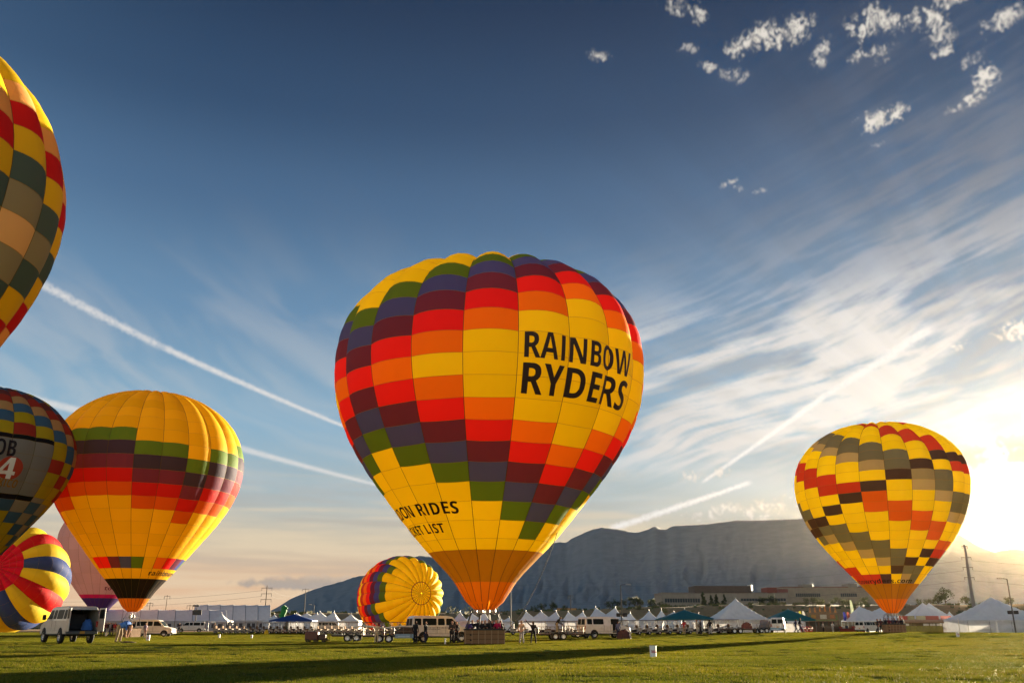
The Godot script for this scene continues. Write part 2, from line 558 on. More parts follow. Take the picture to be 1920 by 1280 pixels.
# ---------------------------------------------------------------- land
const RIDGE := [[-15.2, 0.55], [-14.32, 1.0], [-13.58, 1.5], [-12.5, 1.95], [-11.81, 2.2], [-10.61, 2.53], [-9.65, 2.86], [-9.0, 2.93], [-7.8, 3.45], [-6.5, 3.98], [-5.9, 4.12], [-5.33, 4.12],
	[-4.39, 3.99], [-3.04, 4.2], [-0.34, 4.7], [2.58, 4.99], [3.46, 4.98], [3.74, 5.15], [4.42, 5.47], [5.11, 5.73], [5.79, 5.89], [6.46, 5.82], [7.13, 5.71], [7.96, 5.53], [8.64, 5.69], [9.0, 5.88], [9.25, 5.86],
	[9.47, 5.71], [9.8, 5.7], [10.31, 5.92], [11.47, 5.93], [12.78, 6.0], [14.09, 6.16], [16.0, 6.11], [17.9, 6.14], [20.9, 5.87], [23.8, 5.51], [25.48, 5.2], [26.62, 4.82], [27.01, 4.54], [27.45, 4.2],
	[27.8, 4.04], [28.17, 3.85], [28.56, 3.95], [29.21, 3.99], [30.6, 3.76], [32.7, 2.99], [34.9, 2.38], [40.0, 1.9], [46.0, 1.2], [50.0, 0.6]]


func ridge_el(az: float) -> float:
	for i in RIDGE.size() - 1:
		if az <= RIDGE[i + 1][0]:
			var t: float = clampf((az - RIDGE[i][0]) / (RIDGE[i + 1][0] - RIDGE[i][0]), 0, 1)
			return lerpf(RIDGE[i][1], RIDGE[i + 1][1], t)
	return 0.5


func make_land() -> void:
	# earth, hill bank and plain up to the foot of the mountain
	var dirt := mat("dry_earth", Color(1, 1, 1), 0.95, {"tex": ntex(21, 0.02, [[0.0, Color(0.20, 0.11, 0.05)], [0.45, Color(0.33, 0.185, 0.088)], [0.62, Color(0.26, 0.16, 0.068)], [1.0, Color(0.41, 0.245, 0.12)]], 512, 6), "scale": 0.02, "world": true, "vc": false, "spec": 0.2})
	var rows := [-400.0, -150.0, -60.0, 0.0, 60.0, 120.0, 160.0, 190.0, 220.0, 250.0, 280.0, 300.0]
	var d := 305.0
	while d < 450.0:
		rows.append(d); d += 5.0
	for q in [470.0, 520.0, 600.0, 700.0, 900.0, 1200.0, 1700.0, 2400.0, 3400.0, 5000.0, 9500.0]:
		rows.append(q)
	var nz := noise(5, 0.03, 4)
	var m := MB.new()
	m.sheet(160, rows.size() - 1, func(i: int, j: int) -> Vector3:
		var dd: float = rows[j]
		var x := (i / 80.0 - 1.0) * (220.0 + 1.1 * maxf(dd, 0.0))
		var y := ground_y(x, -dd)
		if dd < 192.0:
			y -= 0.25
		elif dd > 320.0 and dd < 3000.0:
			y += 0.9 * nz.get_noise_2d(x, dd) * smoothstep(320.0, 350.0, dd)
		return Vector3(x, y, -dd))
	structure("ground", m, dirt)
	# scrub on the bank
	var sc := MB.new()
	for k in 3:
		var a := TAU * k / 3.0
		for b in 5:
			var an := a + b * 0.4
			var o := Vector3(cos(an), 0, sin(an)) * 0.3
			sc.col = Color(0.8 + 0.1 * b, 1, 0.8)
			sc.tri(o + Vector3(-0.25, 0, 0.1), o + Vector3(0.3, 0.05, -0.1), o * 1.6 + Vector3(0.05, 0.5 + 0.1 * b, 0))
	var sm := MultiMesh.new()
	sm.transform_format = MultiMesh.TRANSFORM_3D
	sm.use_colors = true
	sm.mesh = sc.mesh()
	var places := []
	for k in 3600:
		var x := rng.randf_range(-200, 420)
		var dd := rng.randf_range(318, 470)
		if nz.get_noise_2d(x * 0.7, dd * 1.5) < rng.randf_range(-0.5, 0.35):
			continue
		places.append(Vector3(x, ground_y(x, -dd) - 0.1, -dd))
	sm.instance_count = places.size()
	for k in places.size():
		var s := rng.randf_range(0.6, 1.9)
		sm.set_instance_transform(k, Transform3D(Basis(Vector3.UP, rng.randf() * TAU).scaled(Vector3(s * 1.3, s, s * 1.3)), places[k]))
		sm.set_instance_color(k, Color(0.15, 0.12, 0.065).lerp(Color(0.09, 0.10, 0.04), rng.randf()))
	var so := MultiMeshInstance3D.new()
	so.name = "scrub"
	so.multimesh = sm
	so.material_override = mat("scrub_leaf", Color(1, 1, 1), 0.9)
	add_child(so)
	tag(so, "dry olive scrub dotted over the brown hill bank", "scrub", "", "stuff")

	# the mountain: gullied flanks below a ridge of uneven height
	var rock := mat("mountain_rock", Color(1, 1, 1), 0.95, {"tex": ntex(31, 0.012, [[0.0, Color(0.20, 0.205, 0.21)], [0.5, Color(0.23, 0.232, 0.238)], [1.0, Color(0.265, 0.265, 0.268)]], 512, 6), "scale": 0.0011, "world": true, "vc": false, "spec": 0.1})
	var gul := noise(33, 1.0, 5)
	var mm := MB.new()
	var cols := 420
	var steps := 44
	mm.sheet(cols, steps, func(i: int, j: int) -> Vector3:
		var az := -15.2 + 65.2 * i / cols
		var t := j / float(steps - 6)
		var el := ridge_el(az)
		el += 0.045 * gul.get_noise_2d(az * 2.2, 0.3) * smoothstep(1.0, 3.0, el)
		var rr := 7400.0
		var top := rr * tan(deg_to_rad(el)) + EYE
		var foot := 3000.0
		var r := lerpf(foot, rr, t)
		var h := 0.0
		if t <= 1.0:
			var prof := 0.34 * t + 0.66 * pow(t, 2.6)
			var g := gul.get_noise_2d(az * 1.15 + 0.5 * gul.get_noise_2d(az * 0.5, t * 3.0), t * 1.4 + 7.0) + 0.5 * gul.get_noise_2d(az * 3.3, t * 3.6)
			var ridge := 1.0 - 2.0 * absf(g)
			h = top * prof + top * 0.024 * ridge * sin(PI * pow(t, 0.8)) + 10.0
			h = minf(h, r / rr * top * 0.995) if t < 1.0 else top
			r += g * 80.0 * sin(PI * t)
		else:
			r = rr + (t - 1.0) * 9000.0
			h = top * maxf(0.0, 1.0 - (t - 1.0) * 5.0)
		h = maxf(h, 4.0) - (30.0 if t <= 0.0 else 0.0)
		return Vector3(sin(deg_to_rad(az)) * r, h, -cos(deg_to_rad(az)) * r))
	structure("mountain", mm, rock)


func make_field() -> void:
	var turf := mat("turf", Color(1, 1, 1), 0.95, {"tex": ntex(41, 0.03, [[0.0, Color(0.03, 0.04, 0.012)], [0.5, Color(0.05, 0.062, 0.016)], [1.0, Color(0.075, 0.075, 0.025)]], 512, 5), "scale": 0.12, "world": true, "vc": false, "spec": 0.0})
	var m := MB.new()
	m.sheet(72, 52, func(i: int, j: int) -> Vector3:
		var x := -160.0 + 320.0 * i / 72.0
		var z := 30.0 - 217.0 * j / 52.0
		return Vector3(x, ground_y(x, z), z))
	structure("field", m, turf)
	# blades, in square tufts that are strewn over the field
	var leaf := mat("grass_blade", Color(1, 1, 1), 0.55, {"backlight": 0.9, "spec": 0.35})
	var vary := noise(44, 0.05, 4)
	var mow := noise(45, 0.35, 3)
	for kind in 3:
		var g := MB.new()
		for b in 430:
			var p := Vector3(rng.randf_range(-0.62, 0.62), 0, rng.randf_range(-0.62, 0.62))
			var h := rng.randf_range(0.035, 0.075)
			var an := rng.randf() * TAU
			var lean := Vector3(cos(an), 0, sin(an)) * h * rng.randf_range(0.1, 0.8)
			var w := Vector3(-sin(an), 0, cos(an)).rotated(Vector3.UP, rng.randf_range(-0.8, 0.8)) * rng.randf_range(0.004, 0.0075)
			var t := rng.randf()
			g.col = Color(0.090, 0.120, 0.007).lerp(Color(0.178, 0.158, 0.012), t * t)
			if rng.randf() < 0.06:
				g.col = Color(0.30, 0.25, 0.09)
			var nn := (w.cross(Vector3.UP).normalized() * 0.7 + Vector3.UP).normalized()
			var k := g.vert(p - w, nn); g.vert(p + w, nn); g.vert(p + lean + Vector3.UP * h, nn)
			g.tri_i(k, k + 1, k + 2)
		var places := []
		var dd := 11.0
		while dd < 186.0:
			var step := 1.05 if dd < 90.0 else 1.25
			var half := 0.68 * dd + 4.0
			var x := -half
			while x < half:
				if rng.randi() % 3 == kind or (dd < 46.0 and rng.randi() % 3 == kind):
					places.append(Vector3(x + rng.randf_range(-0.5, 0.5), 0, -dd + rng.randf_range(-0.5, 0.5)))
				x += step
			dd += step
		var mm := MultiMesh.new()
		mm.transform_format = MultiMesh.TRANSFORM_3D
		mm.use_colors = true
		mm.mesh = g.mesh()
		mm.instance_count = places.size()
		for i in places.size():
			var p: Vector3 = places[i]
			p.y = ground_y(p.x, p.z)
			var v := vary.get_noise_2d(p.x, p.z * 2.0)
			var u := mow.get_noise_2d(p.x * 0.25, p.z)
			var s := clampf(1.0 + 0.6 * v + 0.6 * u, 0.6, 1.9)
			mm.set_instance_transform(i, Transform3D(Basis(Vector3.UP, rng.randf() * TAU).scaled(Vector3(1, s, 1)), p))
			mm.set_instance_color(i, Color(1, 1, 1).lerp(Color(1.3, 1.1, 0.9), clampf(0.5 + v * 1.2 + rng.randf_range(-0.2, 0.2), 0, 1)))
		var o := MultiMeshInstance3D.new()
		o.name = "grass"
		o.multimesh = mm
		o.material_override = leaf
		add_child(o, true)
		tag(o, "short dewy grass of the balloon field, green and yellow blades", "grass", "grass of the field", "stuff")


# ---------------------------------------------------------------- balloons
const KN := [0.0, 0.1, 0.2, 0.3, 0.4, 0.5, 0.6, 0.7, 0.8, 0.88, 0.94, 0.98, 1.0]
const PAINT := {
	"Y": Color(0.97, 0.775, 0.012), "G": Color(0.10, 0.20, 0.03), "B": Color(0.07, 0.085, 0.33), "P": Color(0.15, 0.035, 0.085), "R": Color(0.85, 0.025, 0.030), "O": Color(0.93, 0.21, 0.015),
	"S": Color(0.16, 0.17, 0.155), "T": Color(0.42, 0.36, 0.24), "D": Color(0.075, 0.05, 0.055), "g": Color(0.27, 0.25, 0.19), "r": Color(0.56, 0.055, 0.03), "o": Color(0.72, 0.14, 0.02),
	"b": Color(0.085, 0.17, 0.25), "n": Color(0.065, 0.115, 0.125), "t": Color(0.72, 0.36, 0.12), "w": Color(0.26, 0.06, 0.045), "H": Color(0.76, 0.47, 0.012), "V": Color(0.05, 0.04, 0.085), "L": Color(0.64, 0.50, 0.03), "F": Color(0.66, 0.46, 0.02), "E": Color(0.58, 0.10, 0.012), "C": Color(0.50, 0.018, 0.022), "k": Color(0.02, 0.018, 0.02), "M": Color(0.40, 0.20, 0.012), "N": Color(0.66, 0.21, 0.012),
	"W": Color(0.46, 0.30, 0.28), "m": Color(0.45, 0.02, 0.10), "u": Color(0.05, 0.03, 0.13), "q": Color(0.33, 0.31, 0.26), "c": Color(0.55, 0.015, 0.04), "y": Color(0.86, 0.66, 0.04), "z": Color(0.045, 0.075, 0.22), "s": Color(0.25, 0.26, 0.19), "J": Color(0.66, 0.46, 0.22)}


class Envelope:
	var o := Vector3()          # foot of the axis, in the thing's own space
	var up := Vector3.UP
	var to := Vector3.BACK      # towards the viewer
	var right := Vector3.RIGHT
	var height := 28.0
	var gores := 24
	var phase := 0.0            # degrees: where gore 0 begins
	var full := 1.0             # how far the gores bulge
	var sag := Vector3.ONE
	var tab := PackedVector2Array()     # (radius, height) every ds from the crown down
	var ds := 0.1
	var total := 0.0

	func setup(radii: Array, kn: Array) -> void:
		var k := kn
		var v := []
		for i in radii.size():
			v.append(radii[i] * radii[i])
		v.append(0.0)
		var sl := []
		for i in k.size():
			var a := maxi(i - 1, 0)
			var b := mini(i + 1, k.size() - 1)
			sl.append((v[b] - v[a]) / (k[b] - k[a]))
		var fine := []
		for j in 1201:
			var t := j / 1200.0
			t = 1.0 - t * t * (1.6 - 0.6 * t)
			var i := 0
			while i < k.size() - 2 and k[i + 1] < t:
				i += 1
			var h: float = k[i + 1] - k[i]
			var s: float = (t - k[i]) / h
			var r2: float = (2 * s * s * s - 3 * s * s + 1) * v[i] + (s * s * s - 2 * s * s + s) * h * sl[i] + (-2 * s * s * s + 3 * s * s) * v[i + 1] + (s * s * s - s * s) * h * sl[i + 1]
			fine.append(Vector2(sqrt(maxf(r2, 0.0)), t * height))
		var acc := 0.0
		var want := 0.0
		tab.append(fine[0])
		for j in range(1, fine.size()):
			var st: float = fine[j].distance_to(fine[j - 1])
			while want + ds <= acc + st:
				want += ds
				tab.append(fine[j - 1].lerp(fine[j], (want - acc) / st))
			acc += st
		total = acc
		tab.append(fine[fine.size() - 1])

	func rh(s: float) -> Vector2:
		var f := clampf(s / ds, 0.0, tab.size() - 1.001)
		var i := int(f)
		return tab[i].lerp(tab[i + 1], f - i)

	# g: gore number as a real number; s: metres down from the crown
	func at(g: float, s: float, out := 0.0, low := 0.0, puff := 0.0, edge := -1.0) -> Vector3:
		var p := rh(s)
		var tg := (rh(s + 0.15) - rh(s - 0.15)).normalized()
		var nn := Vector2(-tg.y, tg.x)
		var u := g - floorf(g)
		if edge >= 0.0:
			u = edge
		var width := TAU * p.x / gores
		var f := s / total
		var k := full * lerpf(1.0, 0.42, smoothstep(0.1, 0.5, f)) * lerpf(1.0, 0.12, smoothstep(0.5, 0.9, f))
		var b := width * (0.21 * k * (1.0 - pow(2.0 * u - 1.0, 2.0)) - 0.10 * k) + out + puff * width * sin(PI * clampf(u, 0.0, 1.0))
		p += nn * b
		var an := deg_to_rad(phase + g * 360.0 / gores)
		var q := (right * sin(an) + to * cos(an)) * maxf(p.x, 0.0) + up * p.y
		return o + q * sag


func fabric_panel(e: Envelope, g: int, s0: float, s1: float, color: Color, nu := 5, nv := 3, into: MB = null) -> MB:
	var m := into if into else MB.new()
	m.col = color
	m.sheet(nu, nv, func(i: int, j: int) -> Vector3:
		var u := i / float(nu)
		var w := j / float(nv)
		return e.at(g + u, lerpf(s1, s0, w), 0.0, 0.0, 0.012 * sin(PI * w), u))
	return m


# rows: distances from the crown; paint(g, row) -> a key of PAINT. near(g) says whether a gore is seen.
func sew(e: Envelope, parent: Node3D, rows: Array, paint: Callable, seen: Callable, nu := 5, seams := true) -> Node3D:
	var env := Node3D.new()
	env.name = "envelope"
	parent.add_child(env)
	var rest := MB.new()
	var n_panels := 0
	for g in e.gores:
		for r in rows.size() - 1:
			var key: String = paint.call(g, r)
			var tone := rng.randf_range(0.93, 1.05)
			var c: Color = PAINT[key]
			c = Color(c.r * tone, c.g * tone, c.b * tone)
			if seen.call(g, r) and n_panels < 300:
				obj("panel", fabric_panel(e, g, rows[r], rows[r + 1], c, nu, 3), M.fabric, env)
				n_panels += 1
			else:
				fabric_panel(e, g, rows[r], rows[r + 1], c, 4, 2, rest)
	if rest.v.size():
		obj("panels_of_the_far_side", rest, M.fabric, env).set_meta("kind", "stuff")
	for g in e.gores:
		var t := MB.new()
		t.col = Color(0.10, 0.06, 0.015)
		var hw := 0.022
		var steps := 40
		var first: float = rows[0] + 0.02
		t.sheet(1, steps, func(i: int, j: int) -> Vector3:
			var s := lerpf(e.total - 0.02, first, j / float(steps))
			var dg: float = (hw if i == 1 else -hw) / maxf(TAU * e.rh(s).x / e.gores, 0.08)
			return e.at(g + dg, s, 0.02, 0.0, 0.0, 0.0))
		obj("load_tape", t, M.webbing, env)
	if seams:
		for r in range(1, rows.size() - 1):
			var t := MB.new()
			t.col = Color(0.34, 0.19, 0.03)
			var s: float = rows[r]
			t.sheet(e.gores * 8, 1, func(i: int, j: int) -> Vector3:
				return e.at(i * 0.125, s + (0.010 if j == 0 else -0.010), 0.03))
			obj("seam", t, M.webbing, env)
	return env


# flat print that follows the cloth: metres along from gore position g0, baseline at s metres below the crown
func lettering(e: Envelope, text: String, g0: float, s0: float, cap: float, squeeze: float, color: Color, parent: Node3D, slope := 0.0, proud := 0.05) -> void:
	var f := SystemFont.new()
	f.font_names = PackedStringArray(["Droid Sans"])
	f.font_weight = 700
	var k := 0.0
	var low := 0.0
	for n in text.length() + 1:            # round 0 measures a capital, the others set one letter each
		var ch := "H" if n == 0 else text[n - 1]
		if ch == " ":
			continue
		var tm := TextMesh.new()
		tm.font = f
		tm.text = ch
		tm.font_size = 64
		tm.pixel_size = 0.01
		tm.depth = 0.0
		tm.curve_step = 1.0
		tm.horizontal_alignment = HORIZONTAL_ALIGNMENT_LEFT
		tm.vertical_alignment = VERTICAL_ALIGNMENT_BOTTOM
		var a := tm.get_mesh_arrays()
		var pv: PackedVector3Array = a[Mesh.ARRAY_VERTEX]
		var ids: PackedInt32Array = a[Mesh.ARRAY_INDEX] if a[Mesh.ARRAY_INDEX] != null else PackedInt32Array(range(pv.size()))
		if n == 0:
			var hi := -1e9
			low = 1e9
			for p in pv:
				low = minf(low, p.y); hi = maxf(hi, p.y)
			k = cap / (hi - low)
			continue
		if ch == "I":          # a plain stroke
			var c0 := (f.get_string_size("I", HORIZONTAL_ALIGNMENT_LEFT, -1, 64).x * 0.005)
			var top := low + cap / k
			pv = PackedVector3Array([Vector3(c0 - 0.052, low, 0), Vector3(c0 + 0.052, low, 0), Vector3(c0 + 0.052, top, 0), Vector3(c0 - 0.052, top, 0)])
			ids = PackedInt32Array([0, 1, 2, 0, 2, 3])
		var start := f.get_string_size(text.substr(0, n - 1), HORIZONTAL_ALIGNMENT_LEFT, -1, 64).x * 0.01
		var m := MB.new()
		m.col = color
		var todo := []
		for i in range(0, ids.size(), 3):
			todo.append([Vector2(pv[ids[i]].x, pv[ids[i]].y), Vector2(pv[ids[i + 1]].x, pv[ids[i + 1]].y), Vector2(pv[ids[i + 2]].x, pv[ids[i + 2]].y)])
		while todo.size():
			var t: Array = todo.pop_back()
			var far := 0
			var most := 0.0
			for q in 3:
				var l: float = t[q].distance_to(t[(q + 1) % 3]) * k
				if l > most:
					most = l; far = q
			if most > 0.22:
				var mid: Vector2 = (t[far] + t[(far + 1) % 3]) * 0.5
				todo.append([t[far], mid, t[(far + 2) % 3]])
				todo.append([mid, t[(far + 1) % 3], t[(far + 2) % 3]])
				continue
			var w := []
			for q in 3:
				var x: float = (t[q].x + start) * k * squeeze
				var s: float = s0 - (t[q].y - low) * k + slope * x
				w.append(e.at(g0 + x / (TAU * e.rh(s0).x / e.gores), s, proud))
			if (t[1] - t[0]).cross(t[2] - t[0]) > 0.0:
				m.tri(w[0], w[1], w[2])
			else:
				m.tri(w[0], w[2], w[1])
		obj("letter", m, M.print_ink, parent)


func make_basket(b: Node3D, size: Vector3, turn: float, mouth: Vector3, mouth_r: float, frame_h: float, e: Envelope, ribs: int) -> void:
	var bs := Basis(Vector3.UP, turn)
	var hx := size.x / 2
	var hz := size.z / 2
	var w := MB.new()
	w.col = Color(0.30, 0.16, 0.07)
	var th := 0.05
	for sd in [[Vector3(0, 0, hz), Vector3(size.x, size.y - 0.06, th)], [Vector3(0, 0, -hz), Vector3(size.x, size.y - 0.06, th)], [Vector3(hx - th / 2, 0, 0), Vector3(th, size.y - 0.06, size.z - th - 0.01)], [Vector3(-hx + th / 2, 0, 0), Vector3(th, size.y - 0.06, size.z - th - 0.01)]]:
		w.cbox(bs * (sd[0] + Vector3(0, size.y / 2, 0)), sd[1], 0.015, bs)
	w.box(bs * Vector3(0, 0.07, 0), Vector3(size.x - 0.1, 0.04, size.z - 0.1), bs)
	var basket := obj("basket", w, M.wicker, b)
	var rim := MB.new()
	rim.col = Color(0.03, 0.028, 0.026)
	var cs := [Vector3(-hx, size.y, hz), Vector3(hx, size.y, hz), Vector3(hx, size.y, -hz), Vector3(-hx, size.y, -hz)]
	for i in 4:
		rim.bar(bs * cs[i], bs * cs[(i + 1) % 4], 0.065, 8)
	obj("padded_rim", rim, M.leather, basket)
	for i in ribs + 1:
		var x := lerpf(-hx + 0.03, hx - 0.03, i / float(ribs))
		var r := MB.new()
		r.col = Color(0.46, 0.29, 0.15)
		r.cbox(bs * Vector3(x, size.y / 2, hz + 0.035), Vector3(0.055, size.y - 0.1, 0.03), 0.01, bs)
		obj("wicker_rib", r, M.wicker, basket)
	for y in [0.03, size.y * 0.33, size.y * 0.66]:
		var r := MB.new()
		r.col = Color(0.14, 0.065, 0.028)
		r.cbox(bs * Vector3(0, y + 0.03, hz + 0.028), Vector3(size.x, 0.045, 0.02), 0.008, bs)
		obj("wicker_band", r, M.wicker, basket)
	for y in [0.32, 0.72]:
		var r := MB.new()
		r.col = Color(0.012, 0.01, 0.01)
		r.cbox(bs * Vector3(-hx * 0.72, y, hz + 0.03), Vector3(0.15, 0.10, 0.05), 0.02, bs)
		obj("step_hole", r, M.leather, basket)
	# uprights, burner frame, burners, cables
	var fx := hx * 0.86
	var fz := hz * 0.7
	for sx in [-1.0, -0.33, 0.33, 1.0] if ribs > 5 else [-1.0, 1.0]:
		for sz in [-1.0, 1.0]:
			var p := MB.new()
			p.col = Color(0.05, 0.042, 0.036)
			p.bar(bs * Vector3(sx * hx * 0.94, size.y - 0.05, sz * hz * 0.9), bs * Vector3(sx * fx * 0.8, frame_h, sz * fz), 0.045, 6)
			obj("upright", p, M.leather, b)
	var fr := MB.new()
	fr.col = Color(0.45, 0.44, 0.42)
	var fc := [Vector3(-fx, frame_h, fz), Vector3(fx, frame_h, fz), Vector3(fx, frame_h, -fz), Vector3(-fx, frame_h, -fz)]
	for i in 4:
		fr.bar(bs * fc[i], bs * fc[(i + 1) % 4], 0.03, 6)
	fr.bar(bs * Vector3(-fx, frame_h, 0), bs * Vector3(fx, frame_h, 0), 0.03, 6)
	var frame := obj("burner_frame", fr, M.steel, b)
	for sx in [-0.55, -0.2, 0.2, 0.55] if ribs > 5 else [-0.3, 0.3]:
		var u := MB.new()
		u.col = Color(0.35, 0.33, 0.30)
		u.lathe([Vector2(0.03, -0.12), Vector2(0.10, -0.10), Vector2(0.12, 0.02), Vector2(0.17, 0.10), Vector2(0.17, 0.32), Vector2(0.13, 0.34), Vector2(0.12, 0.1)], 10, bs * Vector3(sx * fx, frame_h, 0), Basis())
		obj("burner", u, M.steel, frame)
	for i in 12:
		var an := TAU * i / 12.0
		var c := MB.new()
		c.col = Color(0.08, 0.08, 0.08)
		var from: Vector3 = bs * Vector3(clampf(cos(an) * 1.4, -1, 1) * fx, frame_h, clampf(sin(an) * 1.4, -1, 1) * fz)
		c.bar(from, mouth + (Vector3(cos(an), 0, sin(an)) * mouth_r + Vector3(0, 0.1, 0)), 0.012, 4)
		obj("cable", c, M.steel, b)


func balloon_at(label: String, at: Vector3, spec: Dictionary) -> Array:
	var b := thing("hot_air_balloon", label, "hot air balloon", at, 0.0, "hot air balloons on the field")
	var e := Envelope.new()
	e.height = spec.H
	e.gores = spec.gores
	e.phase = spec.phase
	e.full = spec.get("full", 1.0)
	e.to = Vector3(-at.x, 0, -at.z).normalized()
	e.right = Vector3.UP.cross(e.to).normalized()
	e.o = Vector3(0, spec.y0, 0)
	var tilt: float = spec.get("tilt", 0.0)
	e.up = Vector3(tilt, 1, 0).normalized()
	e.setup(spec.R, KN)
	return [b, e]


func spread_rows(e: Envelope, start: float, step: float, last: float, ends: Array) -> Array:
	var out := []
	var s := start
	while s > step * 0.6:
		s -= step
	if s > 0.35:
		out.append(0.12)
	while s < last - step * 0.4:
		if s > 0.1:
			out.append(s)
		s += step
	out.append(last)
	for q in ends:
		out.append(q)
	out.append(e.total - 0.02)
	return out


func angle_of(e: Envelope, g: float) -> float:
	return wrapf(e.phase + (g + 0.5) * 360.0 / e.gores, -180.0, 180.0)


func make_balloons() -> void:
	mat("fabric", Color(1, 1, 1), 0.65, {"backlight": 1.0, "spec": 0.18, "normal": bump(51, 0.02, 256, 3.0), "normal_scale": 0.45, "scale": 0.45})
	mat("webbing", Color(1, 1, 1), 0.7, {"backlight": 0.3})
	mat("print_ink", Color(1, 1, 1), 0.55, {"backlight": 0.25, "spec": 0.3})
	mat("leather", Color(1, 1, 1), 0.6)
	mat("steel", Color(1, 1, 1), 0.4, {"metal": 0.6})
	mat("wicker", Color(1, 1, 1), 0.75, {"tex": ntex(61, 0.09, [[0.0, Color(0.45, 0.45, 0.45)], [0.5, Color(0.95, 0.95, 0.95)], [1.0, Color(1.25, 1.2, 1.1)]], 256, 3), "scale": 1.6, "normal": bump(62, 0.12, 256, 8.0), "normal_scale": 0.8})
	balloon_rainbow()
	balloon_banded()
	balloon_check_right()
	balloon_banner()
	balloon_near()
	balloon_pink()
	balloon_lying_rainbow()
	balloon_lying_striped()


func balloon_rainbow() -> void:
	var at := spot(908, 74)
	var be := balloon_at("tall rainbow diamond balloon reading RAINBOW RYDERS, standing at the centre of the field", at, {"H": 28.25, "y0": 2.62, "tilt": 0.014, "gores": 20, "phase": -9.0, "full": 1.0,
		"R": [0.8, 3.1, 5.83, 8.1, 10.2, 11.85, 12.88, 13.17, 12.7, 11.5, 9.75, 7.3]})
	var b: Node3D = be[0]
	var e: Envelope = be[1]
	var steps := [0, 1, 2, 1, 0, -1, -2, -3, -2, -1, 0, 1, 2, 1, 0, -1, -2, -3, -2, -1]
	steps[19] = -1; steps[18] = -2; steps[17] = -3; steps[16] = -2; steps[15] = -1
	var rows := spread_rows(e, 0.2, 1.65, 35.95, [39.1])
	var first: float = rows[1]
	var paint := func(g: int, r: int) -> String:
		var s: float = rows[r]
		if s > 38.5: return "N"
		if s > 35.5: return "M"
		var n := roundi((s - 0.2) / 1.65)
		var ring: int = absi(n - 12) - steps[g]
		return "Y" if ring <= 1 or ring >= 7 else "ORPBG"[ring - 2]
	var env := sew(e, b, rows, paint, func(g, r): return absf(angle_of(e, g)) < 100.0, 6)
	lettering(e, "RAINBOW", 1.055, 20.3, 1.9, 0.83, Color(0.055, 0.028, 0.016), env)
	lettering(e, "RYDERS", 1.03, 22.95, 2.25, 0.89, Color(0.055, 0.028, 0.016), env)
	lettering(e, "BALLOON RIDES", -5.38, 32.55, 1.05, 0.95, Color(0.03, 0.016, 0.010), env)
	lettering(e, "BUCKET LIST", -4.58, 34.2, 0.85, 0.86, Color(0.03, 0.016, 0.010), env)
	make_basket(b, Vector3(3.15, 1.12, 1.6), 0.10, Vector3(0, 2.62, 0), 0.8, 2.36, e, 6)


func balloon_banded() -> void:
	var be := balloon_at("yellow balloon with stepped rainbow bands and a black lower band, beside the bending man", spot(241.5, 115), {"H": 27.9, "y0": 3.0, "tilt": -0.016, "gores": 24, "phase": -8.5, "full": 0.75,
		"R": [0.55, 2.7, 5.05, 7.2, 9.25, 10.85, 11.75, 11.85, 10.9, 9.25, 7.05, 4.5]})
	var b: Node3D = be[0]
	var e: Envelope = be[1]
	var rows := spread_rows(e, 14.3, 1.65, 34.0, [36.9])
	var lead := {0: 1, 1: 1, 2: 2, 3: 1, 4: 1, 5: 0, 6: 0, 7: 1, 8: 2, 9: 1, 10: 1, 11: 0, 12: 0, 13: 0, 14: 1, 15: 1, 16: 2, 17: 1, 18: 2, 19: 1, 20: 1, 21: 0, 22: 0, 23: 0}
	var foot := {20: "R", 21: "R", 22: "P", 23: "B", 0: "G", 2: "o", 3: "R", 4: "P", 5: "B", 6: "G"}
	var paint := func(g: int, r: int) -> String:
		var s: float = rows[r]
		if s > 36.5: return "N"
		if s > 33.5: return "k"
		var n := roundi((s - 14.3) / 1.65)
		if n == 10 and foot.has(g): return foot[g]
		n -= lead[g]
		return "GVPCE"[n] if n >= 0 and n < 5 else "H"
	var env := sew(e, b, rows, paint, func(g, r): return absf(angle_of(e, g)) < 94.0)
	lettering(e, "rainbowryders.com", 1.75, 33.45, 0.70, 0.95, Color(0.03, 0.016, 0.01), env)
	make_basket(b, Vector3(2.2, 1.12, 1.5), -0.5, Vector3(0, 3.0, 0), 0.55, 2.3, e, 4)


